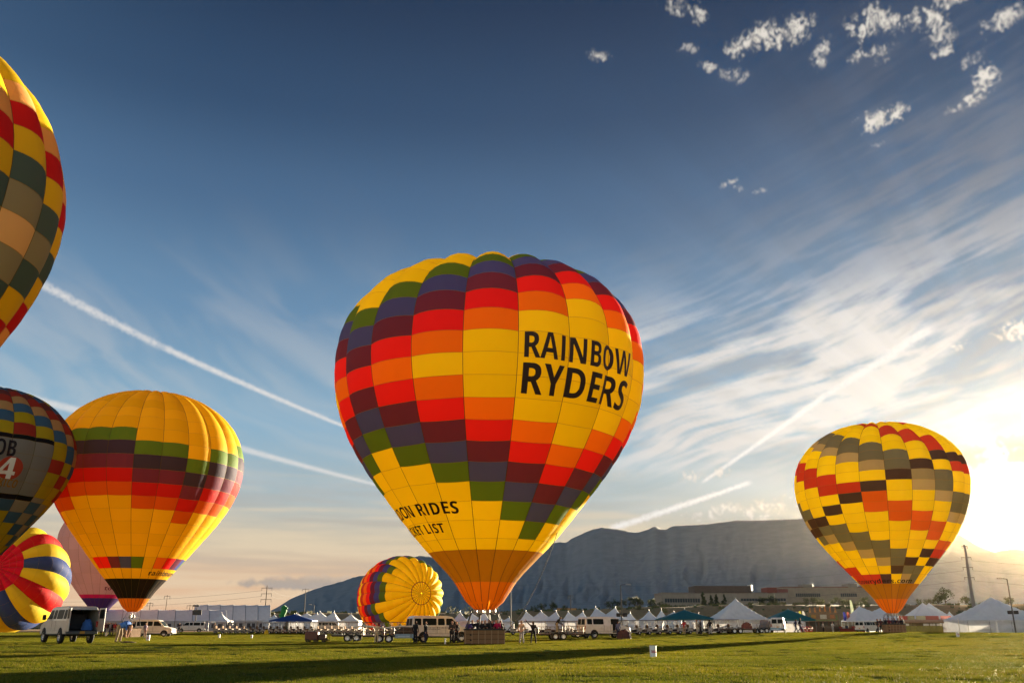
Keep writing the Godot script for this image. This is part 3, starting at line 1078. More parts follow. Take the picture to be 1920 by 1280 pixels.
func balloon_check_right() -> void:
	var be := balloon_at("yellow, orange and grey chequered balloon glowing in front of the right mountain slope", spot(1679, 125), {"H": 25.83, "y0": 2.5, "tilt": 0.032, "gores": 22, "phase": 4.0, "full": 1.25,
		"R": [0.64, 2.73, 5.0, 7.2, 9.09, 10.45, 11.21, 11.36, 10.68, 9.17, 7.12, 4.77]})
	var b: Node3D = be[0]
	var e: Envelope = be[1]
	var look := {21: "RYYYSSTYDOOYYYSSTYD", 0: "YRRYYSSDYYOOYYYSSDY", 1: "YYRRYYDgTYYOOYYYDST", 2: "YYYRRDYSSTYYOOYDYSS", 3: "YYYYYDRYYSSTYYOrDYY", 4: "YYYYYDRYYSSTYYOrDYY", 20: "YYYSSTYYRDYYYSSTYYR", 19: "YYSSTYYrrYDYSSTYYYR",
		18: "YSSTYYrrYYYDSTYYYRR", 17: "DSTYYrrYYYSDDSYYYRR", 16: "STYYrrYYYSSTDYYYRRY"}
	var rows := spread_rows(e, 6.098, 1.3447, 31.89, [34.39])
	var paint := func(g: int, r: int) -> String:
		var s: float = rows[r]
		if s > 34.09: return "N"
		if s > 31.67: return "M"
		var n := roundi((s - 6.098) / 1.3447)
		if n < 0:
			return "r" if n == -1 and g % 3 == 2 else "Y"
		var w: String = look.get(g, look[[21, 0, 1, 2, 3, 18, 19, 20][(g * 5) % 8]])
		var k := w[mini(n, 18)]
		return {"O": "o", "R": "r"}.get(k, k) if k in "OR" else k
	var env := sew(e, b, rows, paint, func(g, r): return absf(angle_of(e, g)) < 96.0)
	lettering(e, "rainbowryders.com", -6.1, 31.78, 0.72, 1.0, Color(0.03, 0.016, 0.01), env)
	make_basket(b, Vector3(2.6, 1.1, 1.5), 0.0, Vector3(0, 2.5, 0), 0.65, 2.25, e, 6)


func balloon_banner() -> void:
	var be := balloon_at("blue and yellow chequered balloon with a grey banner and a white 4 on red", spot(-97, 100), {"H": 22.6, "y0": 5.1, "gores": 24, "phase": 0.0, "full": 0.8,
		"R": [0.5, 2.14, 4.04, 5.75, 7.36, 8.65, 9.4, 9.5, 8.74, 7.4, 5.7, 3.6]})
	var b: Node3D = be[0]
	var e: Envelope = be[1]
	var step := 1.42
	var rows := [0.12, 1.2]
	for k in 8:
		rows.append(rows[-1] + step)
	var line: float = rows[-1]
	rows.append(line + 0.5)
	for k in 4:
		rows.append(rows[-1] + 1.5)
	rows.append(rows[-1] + 0.6)
	while rows[-1] < e.total - 5.0:
		rows.append(rows[-1] + step)
	rows.append(e.total - 3.4)
	rows.append(e.total - 1.7)
	rows.append(e.total - 0.02)
	var lags := [0, -1, 0, 1, 2, 3, 2, 1, 0, 1, 2, 3, 2, 1, 0, 1, 2, 3, 2, 1, 0, -1, 0, -1]
	var paint := func(g: int, r: int) -> String:
		if rows[r] > e.total - 2.0: return "N"
		if rows[r] > e.total - 3.6: return "M"
		if g <= 2 or g >= 21:
			if r == 9 or r == 14: return "k"
			if r > 9 and r < 14: return "q"
		var n: int = (r if r < 10 else r - 1) - 3 - lags[g]
		if n < 0: return "r" if n == -2 else "F"
		return "bwrtbFrFFTbTbF"[mini(n, 13)]
	var env := sew(e, b, rows, paint, func(g, r): return absf(angle_of(e, g)) < 96.0)
	lettering(e, "KOB", -0.08, line + 2.45, 1.7, 0.67, Color(0.012, 0.011, 0.012), env)
	# the red oval behind the numeral
	var ov := MB.new()
	ov.col = Color(0.42, 0.05, 0.02)
	var cs := line + 3.7
	var w := TAU * e.rh(cs).x / e.gores
	for q in 6:
		for i in 40:
			var c := []
			for t in [[q / 6.0, i], [(q + 1) / 6.0, i], [(q + 1) / 6.0, i + 1], [q / 6.0, i + 1]]:
				var an: float = TAU * t[1] / 40.0
				c.append(e.at(1.15 + 1.25 * t[0] * cos(an) / w, cs - 1.25 * t[0] * sin(an), 0.05))
			ov.quad(c[0], c[1], c[2], c[3])
	obj("emblem", ov, M.print_ink, env)
	lettering(e, "4", 0.65, cs + 1.15, 2.3, 0.95, Color(0.75, 0.68, 0.55), env, 0.0, 0.10)
	lettering(e, "NEW MEXICO", -0.60, line + 5.75, 0.9, 0.62, Color(0.36, 0.16, 0.025), env, 0.0, 0.06)
	make_basket(b, Vector3(1.8, 1.1, 1.4), 0.2, Vector3(0, 5.1, 0), 0.5, 2.6, e, 4)
	for c in b.get_children():
		if (c.name as String).begins_with("cable"):
			c.free()
		elif c.name != "envelope":
			(c as Node3D).position.y = 2.2
	for i in 8:
		var an := TAU * i / 8.0
		var c := MB.new()
		c.col = Color(0.08, 0.08, 0.08)
		c.bar(Vector3(cos(an) * 0.7, 4.8, sin(an) * 0.5), Vector3(cos(an) * 0.5, 5.2, sin(an) * 0.5), 0.012, 4)
		obj("wire", c, M.steel, b)


func balloon_near() -> void:
	var be := balloon_at("nearest and highest balloon, tan, slate, red and yellow squares, mostly out of frame", Vector3(-34.5, 0.0, -42.4), {"H": 29.45, "y0": 4.05, "gores": 20, "phase": 0.5, "full": 1.0,
		"R": [0.5, 2.08, 3.92, 5.58, 7.15, 8.4, 9.14, 9.23, 8.49, 7.2, 5.54, 3.51]})
	var b: Node3D = be[0]
	var e: Envelope = be[1]
	b.position.y = 0.0
	var rows := spread_rows(e, 9.0, 1.65, e.total - 3.6, [e.total - 1.8])
	var paint := func(g: int, r: int) -> String:
		var s: float = rows[r]
		if s > e.total - 2.0: return "N"
		if s > e.total - 3.8: return "M"
		var n := roundi((s - 9.0) / 1.65)
		var ring: int = absi(n - 5) + absi(posmod(g - 2 + 4, 8) - 4)
		return "JssFCtFFssFCtFFFFF"[mini(ring, 17)] if ring != 2 else "n"
	sew(e, b, rows, paint, func(g, r): return absf(angle_of(e, g)) < 100.0, 6)
	make_basket(b, Vector3(1.8, 1.1, 1.4), 0.3, Vector3(0, 4.05, 0), 0.5, 2.6, e, 4)
	for c in b.get_children():
		if c.name != "envelope":
			(c as Node3D).position.y = 0.6


func balloon_pink() -> void:
	var be := balloon_at("pale pink balloon with a purple foot behind the yellow banded balloon", spot(180, 230), {"H": 28.5, "y0": 3.0, "gores": 24, "phase": -5.0, "full": 0.5,
		"R": [0.6, 2.8, 5.3, 7.5, 9.5, 10.9, 11.6, 11.7, 10.8, 9.2, 7.0, 4.5]})
	var b: Node3D = be[0]
	var e: Envelope = be[1]
	var rows := spread_rows(e, 2.0, 3.0, e.total - 7.3, [e.total - 6.2, e.total - 2.0])
	var paint := func(g: int, r: int) -> String:
		var s: float = rows[r]
		if s > e.total - 6.5: return "u"
		if s > e.total - 7.6: return "m"
		return "W"
	var env := sew(e, b, rows, paint, func(g, r): return absf(angle_of(e, g)) < 94.0)
	lettering(e, "to", 0.6, e.total - 8.6, 1.1, 1.1, Color(0.15, 0.02, 0.05), env)
	lettering(e, "-", 0.55, e.total - 10.4, 0.25, 2.4, Color(0.45, 0.02, 0.10), env)
	make_basket(b, Vector3(2.0, 1.1, 1.4), 0.2, Vector3(0, 3.0, 0), 0.6, 2.3, e, 4)


# an envelope that lies on the grass and is being filled by a fan; its crown points along `crown`
func lying(label: String, at: Vector3, spec: Dictionary, crown: Vector3) -> Array:
	var b := thing("hot_air_balloon", label, "hot air balloon", at, 0.0, "hot air balloons on the field")
	var e := Envelope.new()
	e.height = spec.H
	e.gores = spec.gores
	e.phase = spec.phase
	e.full = spec.full
	e.up = crown.normalized()
	e.right = Vector3.UP.cross(e.up).normalized()
	e.to = e.up.cross(e.right).normalized() * -1.0
	e.o = Vector3(0, spec.lift, 0) - e.up * (spec.H * spec.get("centre", 0.62))
	e.setup(spec.R, KN)
	return [b, e]


func balloon_lying_rainbow() -> void:
	var at := spot(753, 186)
	var be := lying("yellow crowned rainbow balloon lying half filled on its side behind the white van", at, {"H": 19.0, "gores": 22, "phase": 4.0, "full": 1.5, "lift": 6.9, "centre": 0.6,
		"R": [3.2, 5.3, 6.6, 7.4, 7.85, 8.0, 8.0, 7.7, 7.0, 5.8, 4.4, 2.8]}, Vector3(0.56, 0.06, 0.80))
	var b: Node3D = be[0]
	var e: Envelope = be[1]
	var rows := [0.1, 2.1, 2.25]
	var s := 4.0
	while s < e.total - 1.5:
		rows.append(s)
		s += 1.35 if s > 5.0 else 2.0
	rows.append(e.total - 0.02)
	var paint := func(g: int, r: int) -> String:
		if r < 3: return "w" if r == 1 else "Y"
		var an := absf(angle_of(e, g - 4.0))
		var n := r - 5 - int(an / 24.0) % 3
		if n < 0: return "Y"
		return "GBPROrY"[n] if n < 7 else "RPBGYYY"[mini(n - 7, 6)]
	sew(e, b, rows, paint, func(g, r): return r < 16, 5, false)


func balloon_lying_striped() -> void:
	var at := spot(8, 190)
	var be := lying("red, yellow and blue striped balloon lying half filled behind the silver van", at, {"H": 26.0, "gores": 18, "phase": 12.0, "full": 1.5, "lift": 10.6, "centre": 0.7,
		"R": [0.8, 2.5, 4.6, 6.5, 8.2, 9.4, 10.2, 10.5, 10.2, 9.2, 7.5, 5.0]}, Vector3(0.02, 0.24, 0.95))
	var b: Node3D = be[0]
	var e: Envelope = be[1]
	var rows := [0.1, 1.3, 2.6, 3.9, 5.2]
	while rows[-1] < 26.0:
		rows.append(rows[-1] + 2.6)
	rows.append(e.total - 0.02)
	var paint := func(g: int, r: int) -> String:
		if rows[r] < 5.0: return "c"
		return "zLCL"[g % 4]
	sew(e, b, rows, paint, func(g, r): return r < 13, 6)


# ---------------------------------------------------------------- vans, carts, trailers
func offset_in(poly: PackedVector2Array, d: float) -> PackedVector2Array:
	var out := PackedVector2Array()
	var k := poly.size()
	for i in k:
		var a := (poly[i] - poly[(i + k - 1) % k]).normalized()
		var b := (poly[(i + 1) % k] - poly[i]).normalized()
		var na := Vector2(-a.y, a.x)
		var nb := Vector2(-b.y, b.x)
		var m := (na + nb)
		m = m.normalized() * (d / maxf(0.5, m.normalized().dot(na)))
		out.append(poly[i] + m)
	return out


func wheel(r: float, w: float, hub: Color) -> Node3D:          # axis along z
	var b := Node3D.new()
	b.name = "wheel"
	var t := MB.new()
	t.col = Color(0.018, 0.017, 0.016)
	var bs := Basis(Vector3.RIGHT, PI / 2)
	t.lathe([Vector2(r * 0.58, -w / 2), Vector2(r * 0.93, -w / 2), Vector2(r, -w * 0.32), Vector2(r, w * 0.32), Vector2(r * 0.93, w / 2), Vector2(r * 0.58, w / 2)], 20, Vector3(), bs)
	obj("tyre", t, M.rubber, b)
	var h := MB.new()
	h.col = hub
	h.lathe([Vector2(0.001, -w * 0.30), Vector2(r * 0.2, -w * 0.32), Vector2(r * 0.52, -w * 0.36), Vector2(r * 0.60, -w * 0.48), Vector2(r * 0.60, w * 0.48), Vector2(r * 0.52, w * 0.36), Vector2(r * 0.2, w * 0.32), Vector2(0.001, w * 0.30)], 16, Vector3(), bs)
	for i in 6:
		var an := TAU * i / 6.0
		h.col = Color(0.03, 0.03, 0.03)
		for sd in [-1.0, 1.0]:
			h.cbox(Vector3(cos(an) * r * 0.38, sin(an) * r * 0.38, sd * w * 0.35), Vector3(r * 0.14, r * 0.14, 0.03), 0.01)
	obj("rim", h, M.steel, b)
	return b


# A passenger van: nose towards +x, wheels on y = 0, 5.6 m long. Rear doors can stand open.
func make_van(label: String, color: Color, rear_open := false, side_open := false, lift := 0.0, lettered := false) -> Node3D:
	var t := thing("passenger_van", label, "van", Vector3(), 0.0, "passenger vans on the field")
	var hw := 0.98
	var low := PackedVector2Array([Vector2(-2.72, 0.42), Vector2(2.62, 0.36), Vector2(2.74, 0.48), Vector2(2.76, 0.80), Vector2(2.70, 0.98), Vector2(2.40, 1.10), Vector2(1.72, 1.24), Vector2(-2.76, 1.24), Vector2(-2.78, 0.55)])
	var high := PackedVector2Array([Vector2(-2.76, 1.24), Vector2(1.72, 1.24), Vector2(1.02, 1.98), Vector2(0.86, 2.06), Vector2(0.3, 2.12), Vector2(-2.3, 2.12), Vector2(-2.56, 2.06), Vector2(-2.70, 1.90)])
	var width := func(y: float) -> float: return hw - (maxf(0.0, y - 1.24) * 0.14)
	var b := MB.new()
	b.col = color
	for q in [low, high]:
		var poly: PackedVector2Array = q
		var inn := offset_in(poly, 0.045)
		var k := poly.size()
		for i in k:
			var a: Vector2 = poly[i]
			var c: Vector2 = poly[(i + 1) % k]
			if (q == high and i == 0) or (q == low and i == 6):
				continue
			var is_rear := a.x < -2.5 and c.x < -2.5 and absf(a.y - c.y) > 0.3
			if rear_open and is_rear:
				continue
			var wa: float = width.call(a.y) - 0.045
			var wc: float = width.call(c.y) - 0.045
			b.quad(Vector3(a.x, a.y, -wa), Vector3(a.x, a.y, wa), Vector3(c.x, c.y, wc), Vector3(c.x, c.y, -wc)) if false else b.quad(Vector3(a.x, a.y, wa), Vector3(a.x, a.y, -wa), Vector3(c.x, c.y, -wc), Vector3(c.x, c.y, wc))
			for sd in [-1.0, 1.0]:
				var ai: Vector2 = inn[i]
				var ci: Vector2 = inn[(i + 1) % k]
				if (q == high and i == 0) or (q == low and i == 6):
					continue
				var p0 := Vector3(a.x, a.y, wa * sd)
				var p1 := Vector3(c.x, c.y, wc * sd)
				var p2 := Vector3(ci.x, ci.y if absf(c.y - 1.24) > 0.001 else 1.24, width.call(ci.y) * sd)
				var p3 := Vector3(ai.x, ai.y if absf(a.y - 1.24) > 0.001 else 1.24, width.call(ai.y) * sd)
				if sd > 0:
					b.quad(p0, p1, p2, p3)
				else:
					b.quad(p1, p0, p3, p2)
		var face := inn.duplicate()
		for i in k:
			if absf(poly[i].y - 1.24) < 0.001:
				face[i].y = 1.24
		var tr := Geometry2D.triangulate_polygon(face)
		for sd in [-1.0, 1.0]:
			for i in range(0, tr.size(), 3):
				var v := []
				for j in 3:
					var p2: Vector2 = face[tr[i + j]]
					v.append(Vector3(p2.x, p2.y, width.call(p2.y) * sd))
				if ((v[1] - v[0]).cross(v[2] - v[0])).z * sd > 0:
					b.tri(v[0], v[1], v[2])
				else:
					b.tri(v[0], v[2], v[1])
	var body := obj("body", b, M.paint, t)
	# dark underside and wheel arches
	var un := MB.new()
	un.col = Color(0.012, 0.012, 0.013)
	un.box(Vector3(0.0, 0.38, 0), Vector3(5.0, 0.14, 1.6))
	for x in [-1.72, 1.78]:
		for sd in [-1.0, 1.0]:
			var arch := PackedVector2Array()
			for i in 13:
				var an := PI * i / 12.0
				arch.append(Vector2(cos(an) * 0.46, 0.36 + sin(an) * 0.46))
			un.slab(arch, 0.012, Transform3D(Basis(), Vector3(x, 0, hw)) if sd > 0 else Transform3D(Basis(Vector3.UP, PI), Vector3(x, 0, -hw)))
	obj("underside", un, M.rubber, t)
	for x in [-1.72, 1.78]:
		for sd in [-1.0, 1.0]:
			var w := wheel(0.37 + lift * 0.4, 0.24, Color(0.5, 0.5, 0.49))
			t.add_child(w, true)
			w.position = Vector3(x, 0.37 + lift * 0.4 - lift, sd * 0.90)
	# glass
	var side := [[-2.55, -1.95], [-1.82, -0.55], [-0.42, 0.20], [0.34, 1.42]]
	for i in 4:
		for sd in [-1.0, 1.0]:
			if side_open and i == 2 and sd > 0:
				continue
			var g := MB.new()
			g.col = Color(0.014, 0.016, 0.018)
			var x0: float = side[i][0]
			var x1: float = side[i][1]
			var pl := PackedVector2Array([Vector2(x0 + 0.05, 1.34), Vector2(x1 - 0.05, 1.34), Vector2(x1, 1.40), Vector2(x1, 1.84), Vector2(x1 - 0.06, 1.90), Vector2(x0 + 0.06, 1.90), Vector2(x0, 1.84), Vector2(x0, 1.40)])
			if i == 3:
				pl = PackedVector2Array([Vector2(x0 + 0.05, 1.34), Vector2(x1, 1.34), Vector2(x1 + 0.02, 1.38), Vector2(0.92, 1.88), Vector2(0.84, 1.90), Vector2(x0 + 0.06, 1.90), Vector2(x0, 1.84), Vector2(x0, 1.40)])
			var v := []
			for q in pl:
				v.append(Vector3(q.x, q.y, (width.call(q.y) + 0.006) * sd))
			var tr := Geometry2D.triangulate_polygon(pl)
			for j in range(0, tr.size(), 3):
				var a: Vector3 = v[tr[j]]
				var c: Vector3 = v[tr[j + 1]]
				var d: Vector3 = v[tr[j + 2]]
				if ((c - a).cross(d - a)).z * sd > 0:
					g.tri(a, c, d)
				else:
					g.tri(a, d, c)
			obj("window", g, M.glass_dark, t)
	var ws := MB.new()
	ws.col = Color(0.014, 0.016, 0.018)
	var n := Vector3(0.74, 0.70, 0).normalized() * 0.008
	ws.quad(Vector3(1.66, 1.30, 0.84) + n, Vector3(1.66, 1.30, -0.84) + n, Vector3(1.08, 1.92, -0.78) + n, Vector3(1.08, 1.92, 0.78) + n)
	obj("windscreen", ws, M.glass_dark, t)
	# ends
	for sd in [-1.0, 1.0]:
		var h := MB.new()
		h.col = Color(0.75, 0.74, 0.70)
		h.cbox(Vector3(2.745, 0.83, sd * 0.70), Vector3(0.06, 0.20, 0.34), 0.02)
		obj("headlight", h, M.glass_clear, t)
		var r := MB.new()
		r.col = Color(0.28, 0.012, 0.012)
		r.cbox(Vector3(-2.765, 1.02, sd * 0.88), Vector3(0.05, 0.36, 0.15), 0.02)
		obj("tail_light", r, M.glass_clear, t)
		var mi := MB.new()
		mi.col = Color(0.02, 0.02, 0.02)
		mi.bar(Vector3(1.28, 1.36, sd * 0.96), Vector3(1.34, 1.36, sd * 1.14), 0.025)
		mi.cbox(Vector3(1.36, 1.45, sd * 1.20), Vector3(0.12, 0.34, 0.22), 0.04)
		obj("mirror", mi, M.rubber, t)
		if rear_open:
			var d := MB.new()
			d.col = color
			var hinge := Vector3(-2.74, 0.0, sd * 0.93)
			var bs := Basis(Vector3.UP, sd * 0.10)
			d.cbox(hinge + bs * Vector3(-0.42, 0.97, sd * 0.03), Vector3(0.86, 0.78, 0.06), 0.02, bs)
			d.cbox(hinge + bs * Vector3(-0.42, 1.96, sd * 0.03), Vector3(0.86, 0.10, 0.06), 0.02, bs)
			for x in [-0.03, -0.81]:
				d.cbox(hinge + bs * Vector3(x, 1.63, sd * 0.03), Vector3(0.08, 0.60, 0.06), 0.02, bs)
			var door := obj("rear_door", d, M.paint, t)
			var g := MB.new()
			g.col = Color(0.014, 0.016, 0.018)
			g.box(hinge + bs * Vector3(-0.42, 1.63, sd * 0.03), Vector3(0.70, 0.58, 0.02), bs)
			obj("pane", g, M.glass_dark, door)
		else:
			var g := MB.new()
			g.col = Color(0.014, 0.016, 0.018)
			var a := Vector3(-2.775, 1.32, sd * 0.07)
			var c := Vector3(-2.715, 1.88, sd * 0.07)
			var a2 := Vector3(-2.775, 1.32, sd * 0.80)
			var c2 := Vector3(-2.715, 1.88, sd * 0.74)
			if sd > 0:
				g.quad(a, a2, c2, c) if false else g.quad(a2, a, c, c2) if false else g.quad(a, a2, c2, c)
			else:
				g.quad(a2, a, c, c2)
			obj("rear_window", g, M.glass_dark, t)
	var bp := MB.new()
	bp.col = Color(0.10, 0.10, 0.10)
	bp.cbox(Vector3(-2.84, 0.50, 0), Vector3(0.16, 0.18, 1.9), 0.03)
	bp.cbox(Vector3(2.80, 0.46, 0), Vector3(0.14, 0.20, 1.9), 0.03)
	obj("bumper", bp, M.rubber, t)
	var gr := MB.new()
	gr.col = Color(0.03, 0.03, 0.03)
	gr.cbox(Vector3(2.755, 0.84, 0), Vector3(0.03, 0.22, 0.95), 0.01)
	obj("grille", gr, M.rubber, t)
	var pl := MB.new()
	pl.col = Color(0.45, 0.22, 0.05)
	pl.cbox(Vector3(-2.80 - (0.13 if rear_open else 0.0), 0.80 if not rear_open else 0.52, 0.0), Vector3(0.02, 0.15, 0.30), 0.005)
	obj("number_plate", pl, M.rubber, t)
	var tm := MB.new()
	tm.col = Color(0.42, 0.40, 0.37)
	for sd in [-1.0, 1.0]:
		tm.cbox(Vector3(0.0, 0.66, sd * (hw + 0.008)), Vector3(2.5, 0.05, 0.02), 0.008)
	obj("side_moulding", tm, M.rubber, t)
	for x in [0.30, -0.48]:
		var sm := MB.new()
		sm.col = Color(0.05, 0.05, 0.05)
		for sd in [-1.0, 1.0]:
			sm.box(Vector3(x, 0.92, sd * (hw + 0.003)), Vector3(0.018, 0.62, 0.006))
		obj("door_seam", sm, M.rubber, t)
	if lettered:
		for ln in 2:
			var lt := MB.new()
			lt.col = Color(0.04, 0.03, 0.05)
			for sd in [-1.0, 1.0]:
				var x := -1.5
				while x < (1.1 if ln == 0 else -0.2):
					var w := rng.randf_range(0.06, 0.10)
					lt.box(Vector3(x, 1.12 - ln * 0.13, sd * (hw + 0.004)), Vector3(w, 0.05 if ln else 0.07, 0.004))
					x += w + rng.randf_range(0.03, 0.07)
			obj("faded_print", lt, M.rubber, t)
	if rear_open:
		var inn := MB.new()
		inn.col = Color(0.02, 0.02, 0.02)
		inn.box(Vector3(-0.4, 0.62, 0), Vector3(4.6, 0.06, 1.8))
		inn.box(Vector3(0.3, 1.3, 0), Vector3(0.06, 1.3, 1.6))
		obj("cabin_floor", inn, M.rubber, t)
		for x in [-0.6]:
			var st := MB.new()
			st.col = Color(0.05, 0.05, 0.06)
			st.cbox(Vector3(x, 0.9, 0.3), Vector3(0.5, 0.5, 1.0), 0.08)
			st.cbox(Vector3(x - 0.2, 1.3, 0.3), Vector3(0.14, 0.7, 1.0), 0.06)
			obj("seat", st, M.cloth, t)
	if side_open:
		var o := MB.new()
		o.col = Color(0.01, 0.01, 0.01)
		o.box(Vector3(0.92, 1.20, hw + 0.004), Vector3(0.78, 1.40, 0.012))
		obj("doorway", o, M.rubber, t)
		var d := MB.new()
		d.col = color
		var bs := Basis(Vector3.UP, -1.05)
		d.cbox(Vector3(1.34, 0.85, hw) + bs * Vector3(-0.5, 0, 0.0), Vector3(1.0, 0.8, 0.06), 0.02, bs)
		d.cbox(Vector3(1.34, 1.93, hw - 0.05) + bs * Vector3(-0.55, 0, 0.0), Vector3(0.8, 0.06, 0.05), 0.02, bs)
		d.cbox(Vector3(1.34, 1.6, hw - 0.02) + bs * Vector3(-0.96, 0, 0.0), Vector3(0.07, 0.7, 0.05), 0.02, bs)
		obj("front_door", d, M.paint, t)
	if lift > 0.0:
		for c in t.get_children():
			(c as Node3D).position.y += lift
	return t


func make_cart() -> Node3D:             # nose towards +x
	var t := thing("golf_cart", "", "golf cart")
	var body := PackedVector2Array([Vector2(-1.15, 0.34), Vector2(-0.62, 0.34), Vector2(-0.35, 0.28), Vector2(0.55, 0.28), Vector2(0.75, 0.34), Vector2(1.12, 0.40), Vector2(1.20, 0.56), Vector2(1.08, 0.72), Vector2(0.80, 0.84), Vector2(0.62, 0.84), Vector2(0.46, 0.36), Vector2(-0.22, 0.36), Vector2(-0.26, 0.66), Vector2(-1.10, 0.70), Vector2(-1.20, 0.56)])
	var b := MB.new()
	b.col = Color(0.31, 0.28, 0.23)
	b.slab(body, 1.12, Transform3D(Basis(), Vector3(0, 0, -0.56)))
	obj("body", b, M.matt, t)
	var u := MB.new()  # near-black boxes imitate shade below the body, in the footwell and round the wheels
	u.col = Color(0.02, 0.018, 0.016)
	u.cbox(Vector3(0.0, 0.30, 0), Vector3(1.9, 0.14, 1.0), 0.03)
	u.cbox(Vector3(0.12, 0.50, 0), Vector3(0.62, 0.26, 1.135), 0.03)
	u.cbox(Vector3(-0.78, 0.33, 0), Vector3(0.60, 0.30, 1.135), 0.10)
	u.cbox(Vector3(0.82, 0.33, 0), Vector3(0.60, 0.30, 1.135), 0.10)
	obj("underbody_shade", u, M.rubber, t)
	var s := MB.new()
	s.col = Color(0.15, 0.09, 0.045)
	s.cbox(Vector3(-0.48, 0.76, 0), Vector3(0.52, 0.14, 1.06), 0.05)
	obj("seat", s, M.cloth, t)
	var s2 := MB.new()
	s2.col = Color(0.15, 0.09, 0.045)
	s2.cbox(Vector3(-0.80, 1.04, 0), Vector3(0.12, 0.40, 1.06), 0.04, Basis(Vector3.BACK, 0.15))
	obj("backrest", s2, M.cloth, t)
	var r := MB.new()
	r.col = Color(0.14, 0.10, 0.07)
	r.cbox(Vector3(-0.28, 1.82, 0), Vector3(1.75, 0.08, 1.16), 0.02)
	obj("roof", r, M.matt, t)
	for sd in [-1.0, 1.0]:
		for q in [[0.72, 0.82, 0.50], [-1.04, 0.70, -1.06]]:
			var p := MB.new()
			p.col = Color(0.10, 0.08, 0.065)
			p.bar(Vector3(q[0], q[1], sd * 0.52), Vector3(q[2], 1.80, sd * 0.54), 0.022, 5)
			obj("post", p, M.matt, t)
		for x in [-0.78, 0.82]:
			var w := MB.new()
			w.col = Color(0.02, 0.019, 0.018)
			var bs := Basis(Vector3.RIGHT, PI / 2)
			w.lathe([Vector2(0.09, -0.09), Vector2(0.20, -0.09), Vector2(0.225, -0.05), Vector2(0.225, 0.05), Vector2(0.20, 0.09), Vector2(0.09, 0.09)], 12, Vector3(x, 0.225, sd * 0.50), bs)
			var tyre := obj("wheel", w, M.rubber, t)
			var h := MB.new()
			h.col = Color(0.6, 0.58, 0.52)
			h.lathe([Vector2(0.001, -0.095), Vector2(0.11, -0.07), Vector2(0.11, 0.07), Vector2(0.001, 0.095)], 10, Vector3(x, 0.225, sd * 0.50), bs)
			obj("hub", h, M.matt, tyre)
	var f := MB.new()
	f.col = Color(0.12, 0.09, 0.07)
	for sd in [-0.5, 0.5]:
		f.bar(Vector3(-0.95, 1.15, sd), Vector3(-0.2, 0.98, sd), 0.02)
		f.bar(Vector3(-1.12, 0.95, sd), Vector3(-1.12, 0.70, sd), 0.02)
	f.bar(Vector3(-1.12, 0.95, -0.5), Vector3(-1.12, 0.95, 0.5), 0.02)
	obj("handrail", f, M.matt, t)
	var st := MB.new()
	st.col = Color(0.02, 0.02, 0.02)
	st.bar(Vector3(0.62, 0.78, 0.26), Vector3(0.32, 1.02, 0.26), 0.02)
	var ring := []
	for i in 11:
		var an := TAU * i / 10.0
		ring.append(Vector3(0.32, 1.02, 0.26) + Basis(Vector3.BACK, 0.9) * Vector3(cos(an) * 0.15, 0, sin(an) * 0.15))
	st.tube(ring, [0.018], 5, false)
	obj("steering_wheel", st, M.rubber, t)
	return t


